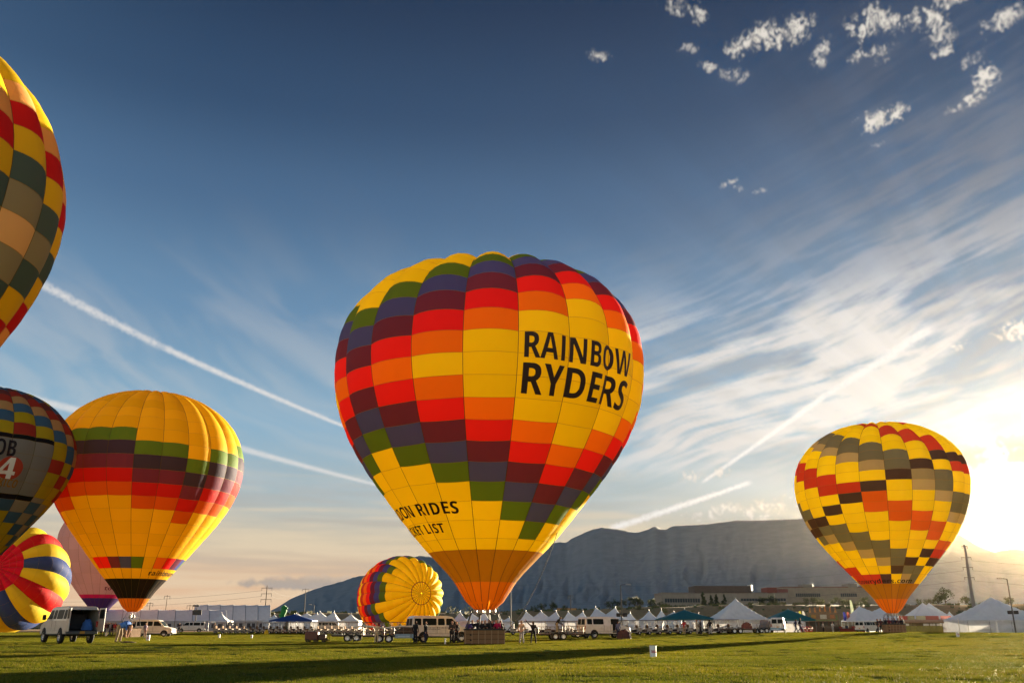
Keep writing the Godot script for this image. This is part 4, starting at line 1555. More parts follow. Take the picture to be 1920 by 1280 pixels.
# A flat trailer for baskets, drawbar towards +x, tandem axle
func make_trailer(label: String, deck: Color, rails := true, panel := false) -> Node3D:
	var t := thing("trailer", label, "trailer", Vector3(), 0.0, "balloon trailers")
	var d := MB.new()
	d.col = deck
	d.cbox(Vector3(0, 0.58, 0), Vector3(4.4, 0.10, 2.0), 0.02)
	obj("deck", d, M.paint, t)
	var c := MB.new()
	c.col = Color(0.04, 0.04, 0.04)
	for sd in [-0.8, 0.8]:
		c.cbox(Vector3(0, 0.50, sd), Vector3(4.3, 0.10, 0.08), 0.01)
		c.bar(Vector3(2.15, 0.50, sd), Vector3(3.4, 0.48, 0), 0.05)
	c.bar(Vector3(3.2, 0.48, 0), Vector3(3.2, 0.05, 0), 0.03)
	obj("drawbar", c, M.steel, t)
	for sd in [-1.0, 1.0]:
		for x in [-0.75, 0.05]:
			var w := wheel(0.34, 0.2, Color(0.72, 0.71, 0.68))
			t.add_child(w, true)
			w.position = Vector3(x, 0.34, sd * 1.10)
		var f := MB.new()
		f.col = Color(0.03, 0.03, 0.03)
		f.cbox(Vector3(-0.35, 0.74, sd * 1.12), Vector3(1.7, 0.04, 0.28), 0.01)
		f.cbox(Vector3(-1.22, 0.62, sd * 1.12), Vector3(0.04, 0.24, 0.28), 0.01)
		f.cbox(Vector3(0.52, 0.62, sd * 1.12), Vector3(0.04, 0.24, 0.28), 0.01)
		obj("mudguard", f, M.paint, t)
		if rails:
			for y in [0.95, 1.25]:
				var r := MB.new()
				r.col = Color(0.22, 0.17, 0.12)
				r.bar(Vector3(-2.15, y, sd * 0.97), Vector3(2.15, y, sd * 0.97), 0.025)
				obj("rail", r, M.steel, t)
			for i in 6:
				var p := MB.new()
				p.col = Color(0.20, 0.16, 0.12)
				var x := -2.12 + i * 0.848
				p.bar(Vector3(x, 0.62, sd * 0.97), Vector3(x, 1.26, sd * 0.97), 0.022)
				obj("rail_post", p, M.steel, t)
		if panel:
			var q := MB.new()
			q.col = Color(0.22, 0.36, 0.47)
			q.cbox(Vector3(1.4, 0.55, sd * 1.03), Vector3(1.7, 0.34, 0.03), 0.01)
			obj("side_panel", q, M.paint, t)
			var pr := MB.new()
			pr.col = Color(0.55, 0.68, 0.75)
			pr.box(Vector3(1.3, 0.50, sd * 1.048), Vector3(1.0, 0.05, 0.008))
			obj("side_stripe", pr, M.paint, t)
	var lt := MB.new()
	lt.col = Color(0.3, 0.02, 0.02)
	lt.cbox(Vector3(-2.22, 0.56, -0.8), Vector3(0.04, 0.1, 0.2), 0.01)
	lt.cbox(Vector3(-2.22, 0.56, 0.8), Vector3(0.04, 0.1, 0.2), 0.01)
	obj("tail_light", lt, M.glass_clear, t)
	return t


func place(o: Node3D, at: Vector3, turn: float) -> Node3D:
	o.position = at
	o.rotation.y = turn
	return o


var hold := Vector3()


func make_vehicles() -> void:
	mat("paint", Color(1, 1, 1), 0.38, {"coat": 0.5, "tex": ntex(71, 0.02, [[0.0, Color(0.8, 0.79, 0.76)], [0.6, Color(1, 1, 1)]], 256, 4), "scale": 0.4})
	mat("matt", Color(1, 1, 1), 0.7, {"spec": 0.25})
	mat("rubber", Color(1, 1, 1), 0.8)
	mat("cloth", Color(1, 1, 1), 0.9)
	mat("glass_dark", Color(1, 1, 1), 0.35, {"spec": 0.12})
	mat("glass_clear", Color(1, 1, 1), 0.2, {"spec": 0.6})
	var white := Color(0.60, 0.57, 0.52)
	var silver := Color(0.42, 0.41, 0.38)
	# rear towards the viewer and a little to one side
	var silver_van := place(make_van("silver van with both rear doors open onto a dark hold, beside the bending man", silver, true, false, 0.16), spot(122, 61), deg_to_rad(180.0 - 48.0))
	hold = silver_van.transform * Vector3(-2.30, 0.82, 0.42)
	place(make_van("white van half hidden by the wicker basket under the banded balloon", white, false, false), spot(284, 122), deg_to_rad(4.0))
	place(make_van("small distant white van in front of the long white marquee, left", white), spot(356, 190), deg_to_rad(196.0))
	place(make_van("white van with faint side print standing behind the central basket", white, false, false, 0.1, true), spot(822, 82), deg_to_rad(24.0))
	place(make_van("white van with its front door open beside the dark bundle, right of the central basket", white, false, true, 0.1), spot(1133, 100), deg_to_rad(24.0))
	place(make_van("white van seen square from behind with a cargo trailer, before the teal canopy", white), spot(1461, 137), deg_to_rad(72.0))
	place(make_van("white van seen from behind beside the basket of the right chequered balloon", white), spot(1628, 172), deg_to_rad(40.0))
	place(make_van("distant tan van behind the row of carts, left of the lying rainbow balloon", Color(0.55, 0.48, 0.37)), spot(619, 205), deg_to_rad(8.0))
	# carts: one row on the left, angled away; one on the right, nose to tail
	var cart := make_cart()
	var spots := []
	for i in 21:
		var f := i / 20.0
		spots.append([lerpf(412, 668, f), lerpf(170, 150, f), -0.06 * f, 0])
	for i in 9:
		spots.append([lerpf(930, 1100, i / 8.0), lerpf(140, 132, i / 8.0), 0.0, 1])
	for i in 12:
		spots.append([lerpf(1168, 1378, i / 11.0), lerpf(124, 130, i / 11.0), 0.05, 2])
	for i in 8:
		spots.append([lerpf(680, 790, i / 7.0), 138.0, 0.0, 3])
	var where := ["in the long left row before the marquee", "in the row behind the pointing person", "in the row before the teal canopy", "in the row behind the flat trailer"]
	var nth := ["first", "second", "third", "fourth", "fifth", "sixth", "seventh", "eighth", "ninth", "tenth", "eleventh", "twelfth", "thirteenth", "fourteenth", "fifteenth", "sixteenth", "seventeenth", "eighteenth", "nineteenth", "twentieth", "twenty-first"]
	var in_row := [0, 0, 0, 0]
	for i in spots.size():
		var q = spots[i]
		var o: Node3D = cart if i == 0 else dup(cart, Vector3(), 0, "")
		place(o, spot(q[0], q[1]), q[2] + rng.randf_range(-0.05, 0.05))
		tag(o, "cream golf cart, %s from the left end, %s" % [nth[in_row[q[3]]], where[q[3]]], "golf cart", "golf carts " + where[q[3]])
		in_row[q[3]] += 1
	# trailers
	place(make_trailer("flat basket trailer with white wheels and a blue side panel, behind the cream figure", Color(0.10, 0.085, 0.07), true, true), spot(728, 80), 0.10)
	place(make_trailer("dark empty trailer end at the left of the blue panelled trailer", Color(0.06, 0.055, 0.05), false), spot(668, 84), 0.10)
	place(make_trailer("railed trailer on which the man in black climbs", Color(0.12, 0.07, 0.045), true), spot(1052, 93), 0.12)
	place(make_trailer("low blue panelled trailer hitched to the van with the open door", Color(0.14, 0.10, 0.08), true, true), spot(1092, 106), 0.12)
	place(make_trailer("brown trailer with white wheels at the right end of the cart row", Color(0.14, 0.08, 0.05), false), spot(1384, 126), 0.06)
	place(make_trailer("blue cargo trailer loaded with a grey bundle behind the square seen van", Color(0.12, 0.15, 0.18), true, true), spot(1432, 130), 0.14)


# ---------------------------------------------------------------- people
# Bones are [from, to, radius, radius, region]; regions: 0 trousers, 1 top, 2 skin, 3 hair, 4 shoes.
func surface_net(bones: Array, cell: float) -> Dictionary:
	var lo := Vector3(1e9, 1e9, 1e9)
	var hi := -lo
	for b in bones:
		var r := maxf(b[2], b[3]) + cell * 3.0
		lo = lo.min((b[0] as Vector3).min(b[1]) - Vector3.ONE * r)
		hi = hi.max((b[0] as Vector3).max(b[1]) + Vector3.ONE * r)
	var nx := int((hi.x - lo.x) / cell) + 2
	var ny := int((hi.y - lo.y) / cell) + 2
	var nz := int((hi.z - lo.z) / cell) + 2
	var f := PackedFloat32Array()
	f.resize(nx * ny * nz)
	f.fill(1.0)
	var reg := PackedByteArray()
	reg.resize(nx * ny * nz)
	var near := PackedFloat32Array()
	near.resize(nx * ny * nz)
	near.fill(9.0)
	var k := 0.045
	for b in bones:
		var a: Vector3 = b[0]
		var ab: Vector3 = b[1] - a
		var l2 := maxf(ab.length_squared(), 1e-8)
		var r0: float = b[2]
		var r1: float = b[3]
		var rr := maxf(r0, r1) + cell * 2.2 + k
		var p0 := (a.min(b[1]) - Vector3.ONE * rr - lo) / cell
		var p1 := (a.max(b[1]) + Vector3.ONE * rr - lo) / cell
		for z in range(maxi(0, int(p0.z)), mini(nz, int(p1.z) + 1)):
			for y in range(maxi(0, int(p0.y)), mini(ny, int(p1.y) + 1)):
				for x in range(maxi(0, int(p0.x)), mini(nx, int(p1.x) + 1)):
					var q := lo + Vector3(x, y, z) * cell - a
					var t := clampf(q.dot(ab) / l2, 0.0, 1.0)
					var d := (q - ab * t).length() - lerpf(r0, r1, t)
					var i := (z * ny + y) * nx + x
					if d < near[i]:
						near[i] = d
						reg[i] = b[4]
					var h := maxf(k - absf(d - f[i]), 0.0) / k
					f[i] = minf(d, f[i]) - h * h * k * 0.25
	var at := {}
	var v := PackedVector3Array()
	var n := PackedVector3Array()
	var rg := PackedByteArray()
	var ix := PackedInt32Array()
	var sx := 1
	var sy := nx
	var sz := nx * ny
	var corner := [0, sx, sy, sx + sy, sz, sx + sz, sy + sz, sx + sy + sz]
	var edges := [[0, 1], [2, 3], [4, 5], [6, 7], [0, 2], [1, 3], [4, 6], [5, 7], [0, 4], [1, 5], [2, 6], [3, 7]]
	for z in nz - 1:
		for y in ny - 1:
			for x in nx - 1:
				var i := (z * ny + y) * nx + x
				var inside := 0
				for c in corner:
					if f[i + c] < 0.0: inside += 1
				if inside == 0 or inside == 8:
					continue
				var sum := Vector3()
				var cnt := 0
				for e in edges:
					var fa := f[i + corner[e[0]]]
					var fb := f[i + corner[e[1]]]
					if (fa < 0.0) != (fb < 0.0):
						var t := fa / (fa - fb)
						var ca := Vector3(e[0] & 1, (e[0] >> 1) & 1, e[0] >> 2)
						var cb := Vector3(e[1] & 1, (e[1] >> 1) & 1, e[1] >> 2)
						sum += ca.lerp(cb, t); cnt += 1
				at[i] = v.size()
				v.append(lo + (Vector3(x, y, z) + sum / cnt) * cell)
				var g := Vector3(f[i + sx] + f[i + sx + sy] + f[i + sx + sz] + f[i + sx + sy + sz] - f[i] - f[i + sy] - f[i + sz] - f[i + sy + sz],
					f[i + sy] + f[i + sx + sy] + f[i + sy + sz] + f[i + sx + sy + sz] - f[i] - f[i + sx] - f[i + sz] - f[i + sx + sz],
					f[i + sz] + f[i + sx + sz] + f[i + sy + sz] + f[i + sx + sy + sz] - f[i] - f[i + sx] - f[i + sy] - f[i + sx + sy])
				n.append(g.normalized())
				rg.append(reg[i])
	for z in range(1, nz - 1):
		for y in range(1, ny - 1):
			for x in range(1, nx - 1):
				var i := (z * ny + y) * nx + x
				for ax in 3:
					var st: int = [sx, sy, sz][ax]
					var s1: int = [sy, sz, sx][ax]
					var s2: int = [sz, sx, sy][ax]
					if (f[i] < 0.0) == (f[i + st] < 0.0):
						continue
					if not (at.has(i) and at.has(i - s1) and at.has(i - s2) and at.has(i - s1 - s2)):
						continue
					var q := [at[i], at[i - s1], at[i - s1 - s2], at[i - s2]]
					if f[i] < 0.0:
						ix.append_array(PackedInt32Array([q[0], q[2], q[1], q[0], q[3], q[2]]))
					else:
						ix.append_array(PackedInt32Array([q[0], q[1], q[2], q[0], q[2], q[3]]))
	return {"v": v, "n": n, "r": rg, "i": ix}


# faces +z. arms: [elbow, wrist] of the left (+x) and of the right (-x) side
func figure(pose: String) -> Array:
	var hipy := 0.90
	var lean := Vector3()
	var la := [Vector3(0.27, 1.13, -0.02), Vector3(0.28, 0.90, 0.06)]
	var ra := [Vector3(-0.27, 1.13, -0.02), Vector3(-0.28, 0.90, 0.06)]
	var ll := [Vector3(0.11, 0.48, 0.02), Vector3(0.12, 0.09, 0.0)]
	var rl := [Vector3(-0.11, 0.48, 0.02), Vector3(-0.12, 0.09, 0.0)]
	var chest := Vector3(0, 1.30, 0)
	var neck := Vector3(0, 1.47, 0.0)
	var head := Vector3(0, 1.60, 0.02)
	var face := Vector3(0, 0, 1)
	match pose:
		"hips":
			la = [Vector3(0.34, 1.15, -0.06), Vector3(0.20, 0.99, 0.08)]
			ra = [Vector3(-0.34, 1.15, -0.06), Vector3(-0.20, 0.99, 0.08)]
			ll[1].x = 0.18; rl[1].x = -0.17
		"crossed":
			la = [Vector3(0.26, 1.12, 0.06), Vector3(-0.04, 1.16, 0.20)]
			ra = [Vector3(-0.26, 1.12, 0.06), Vector3(0.06, 1.12, 0.22)]
		"point":
			la = [Vector3(0.40, 1.58, 0.04), Vector3(0.58, 1.80, 0.08)]
			ra = [Vector3(-0.33, 1.18, 0.0), Vector3(-0.20, 1.36, 0.18)]
			ll[1].x = 0.20; ll[0].x = 0.16; rl[1].x = -0.22; rl[0].x = -0.17
			face = Vector3(0.5, 0.35, 0.8).normalized()
		"reach":
			la = [Vector3(0.34, 1.40, 0.22), Vector3(0.50, 1.62, 0.34)]
			ra = [Vector3(-0.24, 1.15, 0.14), Vector3(-0.16, 1.10, 0.34)]
		"rail":
			la = [Vector3(0.28, 1.15, 0.10), Vector3(0.22, 1.13, 0.34)]
			ra = [Vector3(-0.28, 1.15, 0.10), Vector3(-0.20, 1.13, 0.34)]
			face = Vector3(0.4, 0.1, 0.9).normalized()
		"walk":
			ll = [Vector3(0.10, 0.52, 0.20), Vector3(0.10, 0.10, 0.28)]
			rl = [Vector3(-0.10, 0.48, -0.02), Vector3(-0.10, 0.12, -0.32)]
			la = [Vector3(0.26, 1.14, -0.12), Vector3(0.27, 0.93, -0.14)]
			ra = [Vector3(-0.26, 1.14, 0.08), Vector3(-0.26, 0.97, 0.24)]
			chest.z = 0.05; neck.z = 0.08; head.z = 0.11
		"bend":
			hipy = 0.92
			chest = Vector3(0, 1.06, 0.42)
			neck = Vector3(0, 0.97, 0.60)
			head = Vector3(0, 0.88, 0.70)
			face = Vector3(0, -0.9, 0.4).normalized()
			la = [Vector3(0.22, 0.72, 0.58), Vector3(0.15, 0.40, 0.52)]
			ra = [Vector3(-0.22, 0.72, 0.58), Vector3(-0.15, 0.40, 0.55)]
			ll = [Vector3(0.16, 0.50, 0.06), Vector3(0.18, 0.09, 0.0)]
			rl = [Vector3(-0.16, 0.50, 0.02), Vector3(-0.18, 0.09, -0.04)]
		"climb":
			hipy = 0.86
			chest = Vector3(0, 1.20, 0.22)
			neck = Vector3(0, 1.34, 0.34)
			head = Vector3(0, 1.44, 0.42)
			la = [Vector3(0.26, 0.98, 0.40), Vector3(0.20, 0.84, 0.58)]
			ra = [Vector3(-0.26, 0.98, 0.40), Vector3(-0.20, 0.84, 0.58)]
			ll = [Vector3(0.12, 0.52, 0.16), Vector3(0.12, 0.09, -0.02)]
	var thick := 1.25 if pose == "bend" else 1.0
	var hl := Vector3(0.09, hipy, 0)
	var hr := Vector3(-0.09, hipy, 0)
	var mid := Vector3(0, hipy, 0).lerp(chest, 0.45)
	var out := (chest - Vector3(0, hipy, 0)).normalized()
	var sl := chest + out * 0.10 + Vector3(0.18, 0, 0)
	var sr := chest + out * 0.10 + Vector3(-0.18, 0, 0)
	var b := [
		[hl, hr, 0.115, 0.115, 0], [Vector3(0, hipy + 0.02, 0), mid, 0.13 * thick, 0.125 * thick, 1], [mid, chest, 0.135 * thick, 0.15 * thick, 1], [sl, sr, 0.075, 0.075, 1], [chest + Vector3(0.07, 0, 0), chest - Vector3(0.07, 0, 0), 0.14, 0.14, 1],
		[neck - out * 0.04, neck + (head - neck) * 0.4, 0.055, 0.05, 2], [head + Vector3(0, -0.035, 0) + face * 0.02, head + Vector3(0, 0.04, 0), 0.078, 0.09, 2], [head + face * 0.085 + Vector3(0, -0.01, 0), head + face * 0.105 + Vector3(0, -0.03, 0), 0.015, 0.018, 2],
		[head - face * 0.03 + Vector3(0, 0.055, 0), head - face * 0.045 + Vector3(0, -0.02, 0), 0.088, 0.078, 3], [hl, ll[0], 0.098 * thick, 0.066 * thick, 0], [hr, rl[0], 0.098 * thick, 0.066 * thick, 0], [ll[0], ll[1], 0.068 * thick, 0.052 * thick, 0], [rl[0], rl[1], 0.068 * thick, 0.052 * thick, 0]]
	for l in [ll, rl]:
		b.append([l[1] + Vector3(0, -0.045, -0.03), l[1] + Vector3(0, -0.055, 0.15), 0.045, 0.036, 4])
	for a in [[sl, la], [sr, ra]]:
		b.append([a[0], a[1][0], 0.058, 0.046, 1])
		b.append([a[1][0], a[1][1], 0.043, 0.031, 5])
		var dir: Vector3 = (a[1][1] - a[1][0]).normalized()
		b.append([a[1][1] + dir * 0.03, a[1][1] + dir * 0.14, 0.034, 0.024, 2])
		b.append([a[1][1] + dir * 0.04, a[1][1] + dir * 0.08 + Vector3(0, 0.02, 0.05), 0.016, 0.013, 2])
	return b


var figures := {}


func person(pose: String, at: Vector3, turn: float, top: Color, legs: Color, label: String, o := {}) -> Node3D:
	if not figures.has(pose):
		figures[pose] = surface_net(figure(pose), 0.03)
	var d: Dictionary = figures[pose]
	var t := thing("person", label, "person", at, turn, o.get("group", "people on the field"))
	var skin: Color = o.get("skin", Color(0.42, 0.24, 0.16))
	var pal := [legs, top, skin, o.get("hair", Color(0.04, 0.025, 0.015)), o.get("shoes", Color(0.03, 0.028, 0.026)), skin if o.get("short", false) else top]
	var m := MB.new()
	m.v = d.v; m.n = d.n; m.ix = d.i
	var cs := PackedColorArray()
	for r in d.r:
		cs.append(pal[r])
	m.c = cs
	obj("body", m, M.cloth, t)
	if o.has("cap"):
		var c := MB.new()
		c.col = o.cap
		c.lathe([Vector2(0.17, 1.655), Vector2(0.16, 1.665), Vector2(0.10, 1.67), Vector2(0.095, 1.73), Vector2(0.05, 1.755), Vector2(0.001, 1.76)], 14, Vector3(0, 0, 0.01))
		obj("cap", c, M.cloth, t)
	t.scale = Vector3.ONE * o.get("size", 1.0)
	return t


func make_people() -> void:
	var black := Color(0.015, 0.014, 0.016)
	var navy := Color(0.025, 0.03, 0.06)
	var khaki := Color(0.30, 0.22, 0.13)
	var jeans := Color(0.05, 0.06, 0.10)
	var beige := Color(0.42, 0.33, 0.22)
	var grey := Color(0.32, 0.31, 0.30)
	var red := Color(0.40, 0.03, 0.03)
	# by the silver van
	person("bend", spot(219, 64), deg_to_rad(82), Color(0.03, 0.10, 0.33), Color(0.19, 0.14, 0.085), "man in a blue shirt and khaki trousers bending down beside the silver van", {"short": true, "size": 1.16})
	person("stand", spot(270, 108), deg_to_rad(60), Color(0.22, 0.16, 0.20), Color(0.30, 0.18, 0.13), "person in purple and tan standing right of the small basket on the left", {"short": true, "size": 0.98})
	# around the central basket
	person("stand", spot(778, 77), deg_to_rad(150), black, black, "person in black with a pale emblem on the back, left of the white van", {"size": 1.02})
	person("stand", spot(797, 78), deg_to_rad(80), black, navy, "person in dark clothes standing sideways against the white van rear door")
	person("crossed", spot(847, 76), deg_to_rad(10), Color(0.05, 0.04, 0.035), black, "person with folded arms standing at the left end of the central basket", {"size": 1.02})
	person("hips", spot(855, 77), deg_to_rad(40), black, black, "person in black between the folded arms figure and the central basket")
	person("stand", spot(933, 75.5), deg_to_rad(-60), black, black, "person in black pressed against the right end of the central basket")
	person("hips", spot(978, 77), deg_to_rad(-30), Color(0.40, 0.31, 0.22), grey, "man in a beige shirt, cap and pale trousers looking at the basket", {"cap": Color(0.30, 0.25, 0.19), "size": 1.04, "skin": Color(0.45, 0.26, 0.17), "short": true})
	person("point", spot(1000, 77), deg_to_rad(190), black, black, "person in black pointing up and left with a raised arm", {"size": 1.0})
	person("climb", spot(1044, 92, 0.63), deg_to_rad(105), black, khaki, "man in a black top and khaki trousers leaning over the railed trailer", {"size": 1.0})
	person("stand", spot(705, 77.5), deg_to_rad(20), Color(0.58, 0.45, 0.27), Color(0.52, 0.40, 0.24), "person dressed all in cream standing before the flat trailer", {"size": 0.92, "short": true, "hair": Color(0.3, 0.2, 0.1)})
	person("stand", spot(1160, 98), deg_to_rad(200), Color(0.10, 0.12, 0.20), navy, "person in blue at the open front door of the white van", {"size": 1.0})
	# before the carts on the right
	person("stand", spot(1284, 119), deg_to_rad(170), red, Color(0.30, 0.20, 0.12), "person in a red shirt and khaki trousers before the right row of carts", {"size": 1.05, "short": true})
	person("crossed", spot(1308, 121), deg_to_rad(60), beige, beige, "person in beige talking to the dark figure before the carts", {"size": 1.05})
	person("reach", spot(1315, 121), deg_to_rad(-70), navy, black, "dark figure lifting an arm beside the person in beige", {"size": 1.05})
	person("hips", spot(1333, 119), deg_to_rad(150), black, grey, "person in a black jacket and pale grey trousers before the right carts", {"size": 1.05})
	person("walk", spot(1494, 133), deg_to_rad(100), navy, jeans, "person in blue walking just left of the one in black, before the teal canopy", {"size": 1.05})
	person("walk", spot(1502, 131), deg_to_rad(80), black, jeans, "taller person in black walking before the right teal canopy", {"size": 1.15})
	# beside the right basket and the stand
	person("stand", spot(1649, 128), deg_to_rad(60), black, black, "person in black beside the nose of the van at the right basket", {"size": 1.05})
	person("hips", spot(1655, 126), deg_to_rad(-20), Color(0.07, 0.03, 0.03), black, "person in dark red brown at the left end of the right basket", {"size": 1.05})
	person("crossed", spot(1563, 178), deg_to_rad(10), Color(0.55, 0.50, 0.44), grey, "person in a white shirt before the ornate food stand", {"size": 1.1})
	person("stand", spot(1545, 179), deg_to_rad(40), Color(0.45, 0.36, 0.30), black, "person in a pale shirt left of the white shirted one at the food stand", {"size": 1.1})
	# far left
	person("stand", spot(334, 165), deg_to_rad(0), Color(0.04, 0.02, 0.03), black, "lone dark figure standing left of the small distant white van", {"size": 1.05})
	person("stand", spot(401, 172), deg_to_rad(30), Color(0.25, 0.2, 0.17), Color(0.2, 0.16, 0.14), "person in tan standing at the left end of the cart row", {"size": 1.0})
	person("stand", spot(304, 150), deg_to_rad(30), black, black, "dark figure standing behind the nose of the white van at left", {"size": 1.05})
	var crowd := [[188, Color(0.07, 0.02, 0.025), black, "in dark red, leftmost of the crowd behind the silver van"], [195, Color(0.10, 0.03, 0.03), jeans, "in maroon in the crowd behind the silver van"], [199, black, Color(0.4, 0.37, 0.33), "in black with pale trousers in the crowd behind the silver van"],
		[204, Color(0.33, 0.29, 0.26), jeans, "in pale grey in the crowd behind the bending man"], [208, black, black, "in black in the crowd behind the bending man"], [213, Color(0.35, 0.03, 0.03), khaki, "in bright red, rightmost of the crowd behind the bending man"]]
	for i in crowd.size():
		var c = crowd[i]
		person(["stand", "hips", "crossed"][i % 3], spot(c[0], 140.0 + (i * 7) % 5), rng.randf_range(-1.5, 1.5), c[1], c[2], "person " + c[3], {"size": 1.03, "group": "crowd behind the silver van"})
	# passengers
	var base := spot(908, 74)
	var riders := [[-1.25, 0.35, "rail", Color(0.06, 0.04, 0.14), "rider in purple, leftmost in the central basket"], [-0.98, 0.1, "reach", black, "rider in black reaching up to the burner frame of the central basket"], [-0.55, 0.35, "rail", black, "rider in black at the left burner post of the central basket"],
		[-0.22, 0.3, "rail", Color(0.02, 0.018, 0.02), "rider in black left of the middle post in the central basket"], [0.08, -0.2, "stand", Color(0.10, 0.06, 0.04), "rider with fair hair at the middle of the central basket"], [0.35, 0.38, "rail", black, "rider in black right of the middle post, central basket"],
		[0.62, 0.0, "rail", Color(0.03, 0.025, 0.03), "rider looking left, third from the right end of the central basket"], [0.90, 0.05, "stand", black, "tall dark rider behind the one in crimson, central basket"], [1.02, 0.42, "rail", Color(0.38, 0.015, 0.06), "rider in crimson at the right end of the central basket"], [1.32, 0.1, "rail", black, "rider in black at the right corner post of the central basket"]]
	for i in riders.size():
		var r = riders[i]
		person(r[2], base + Basis(Vector3.UP, 0.10) * Vector3(r[0], 0.12, r[1]), rng.randf_range(-0.6, 0.6), r[3], black, r[4], {"group": "riders in the central basket", "hair": [Color(0.03, 0.02, 0.015), Color(0.10, 0.06, 0.03), Color(0.22, 0.13, 0.06)][i % 3], "size": 0.97 + 0.02 * (i % 3)})
	var b2 := spot(1679, 125)
	for i in 6:
		person("rail" if i % 2 else "stand", b2 + Vector3(-1.05 + i * 0.42, 0.12, 0.1 * (i % 3)), rng.randf_range(-0.5, 0.5), [black, Color(0.14, 0.02, 0.03), navy, black, Color(0.10, 0.03, 0.03), black][i], black, ["rider in black, leftmost in the right basket", "rider in maroon, second from left in the right basket", "rider in navy, left of centre in the right basket", "rider in black, right of centre in the right basket", "rider in dark red, second from right in the right basket", "rider in black, rightmost in the right basket"][i], {"group": "riders in the right basket", "size": 1.02})
	var b3 := spot(241.5, 115)
	for i in 4:
		person("rail" if i % 2 else "stand", b3 + Basis(Vector3.UP, -0.5) * Vector3(-0.75 + i * 0.5, 0.12, 0.1 * (i % 2)), rng.randf_range(-0.5, 0.5), [black, Color(0.05, 0.035, 0.03), navy, black][i], black, ["rider in black, leftmost in the left basket", "rider in brown, second from left in the left basket", "rider in navy, third from left in the left basket", "rider in black, rightmost in the left basket"][i], {"group": "riders in the left basket", "size": 1.0})


# ---------------------------------------------------------------- tents, poles, buildings, trees, small things
func tent(called: String, label: String, px: float, d: float, w: float, dep: float, eave: float, apex: float, peaks: int, cloth: Color, wall: bool, turn := 0.0, o := {}) -> Node3D:
	var t := thing(called, label, "tent" if called != "canopy" else "canopy", spot(px, d), turn, o.get("group", "white peaked tents"))
	var sharp: float = o.get("sharp", 1.75)
	var xs := []
	for i in peaks:
		xs.append((i - (peaks - 1) * 0.5) * w / peaks)
	var hx := w / peaks * (0.5 if peaks == 1 else 1.2)
	var m := MB.new()
	m.col = cloth
	var nu := 20 * peaks
	var nv := 16
	m.sheet(nu, nv, func(i: int, j: int) -> Vector3:
		var x := (i / float(nu) - 0.5) * w
		var z := (0.5 - j / float(nv)) * dep
		var best := 0.0
		for xi in xs:
			var ex := absf(x - xi) / hx
			# the outer slopes reach the eaves, the inner ones meet in a saddle
			var out: bool = (x - xi) * signf(xi) > 0.0 and absf(xi) >= absf(xs[0]) - 0.01
			if peaks > 1 and out:
				ex = absf(x - xi) / (w * 0.5 - absf(xi))
			var q := maxf(ex, absf(z) / (dep * 0.5))
			best = maxf(best, pow(maxf(0.0, 1.0 - q), sharp))
		return Vector3(x, eave + (apex - eave) * best, z))
	obj("roof", m, M.tent_cloth, t)
	if o.get("valance", true):
		var v := MB.new()
		v.col = cloth
		for s in [[Vector3(-w / 2, eave, dep / 2), Vector3(w / 2, eave, dep / 2)], [Vector3(w / 2, eave, dep / 2), Vector3(w / 2, eave, -dep / 2)], [Vector3(-w / 2, eave, -dep / 2), Vector3(-w / 2, eave, dep / 2)]]:
			v.quad(s[0] + Vector3(0, -0.28, 0), s[1] + Vector3(0, -0.28, 0), s[1], s[0])
		obj("valance", v, M.tent_cloth, t)
	if wall:
		for k in maxi(2, int(w / 5.0)):
			var n := maxi(2, int(w / 5.0))
			var wl := MB.new()
			wl.col = Color(cloth.r * 0.93, cloth.g * 0.93, cloth.b * 0.93)
			var x0 := -w / 2 + w * k / n + 0.03
			var x1 := -w / 2 + w * (k + 1) / n - 0.03
			wl.sheet(14, 5, func(i: int, j: int) -> Vector3:
				var f := i / 14.0
				var g := j / 5.0
				var swag := 0.22 * sin(g * 11.0 - 3.2 * sin(PI * f)) * sin(PI * f) + 0.05 * sin(f * 31.0)
				return Vector3(lerpf(x0, x1, f), g * (eave - 0.06), dep / 2 - 0.10 + swag))
			obj("side_wall", wl, M.tent_cloth, t)
		for sd in [-1.0, 1.0]:
			var wl := MB.new()
			wl.col = Color(cloth.r * 0.93, cloth.g * 0.93, cloth.b * 0.93)
			var a := Vector3(sd * (w / 2 - 0.1), 0, dep / 2 - 0.2)
			var b := Vector3(sd * (w / 2 - 0.1), 0, -dep / 2 + 0.2)
			if sd > 0:
				wl.quad(a, b, b + Vector3(0, eave - 0.06, 0), a + Vector3(0, eave - 0.06, 0))
			else:
				wl.quad(b, a, a + Vector3(0, eave - 0.06, 0), b + Vector3(0, eave - 0.06, 0))
			obj("end_wall", wl, M.tent_cloth, t)
	var np := maxi(2, int(w / 4.0) + 1)
	for i in np:
		for sd in [-1.0, 1.0]:
			var p := MB.new()
			p.col = Color(0.16, 0.16, 0.16)
			var x := lerpf(-w / 2 + 0.06, w / 2 - 0.06, i / float(np - 1))
			p.bar(Vector3(x, 0, sd * (dep / 2 - 0.03)), Vector3(x, eave, sd * (dep / 2 - 0.03)), 0.04)
			obj("pole", p, M.steel, t)
	for xi in xs:
		var p := MB.new()
		p.col = Color(0.18, 0.18, 0.18)
		p.bar(Vector3(xi, eave, 0), Vector3(xi, apex + 0.25, 0), 0.04)
		obj("peak_pole", p, M.steel, t)
	return t


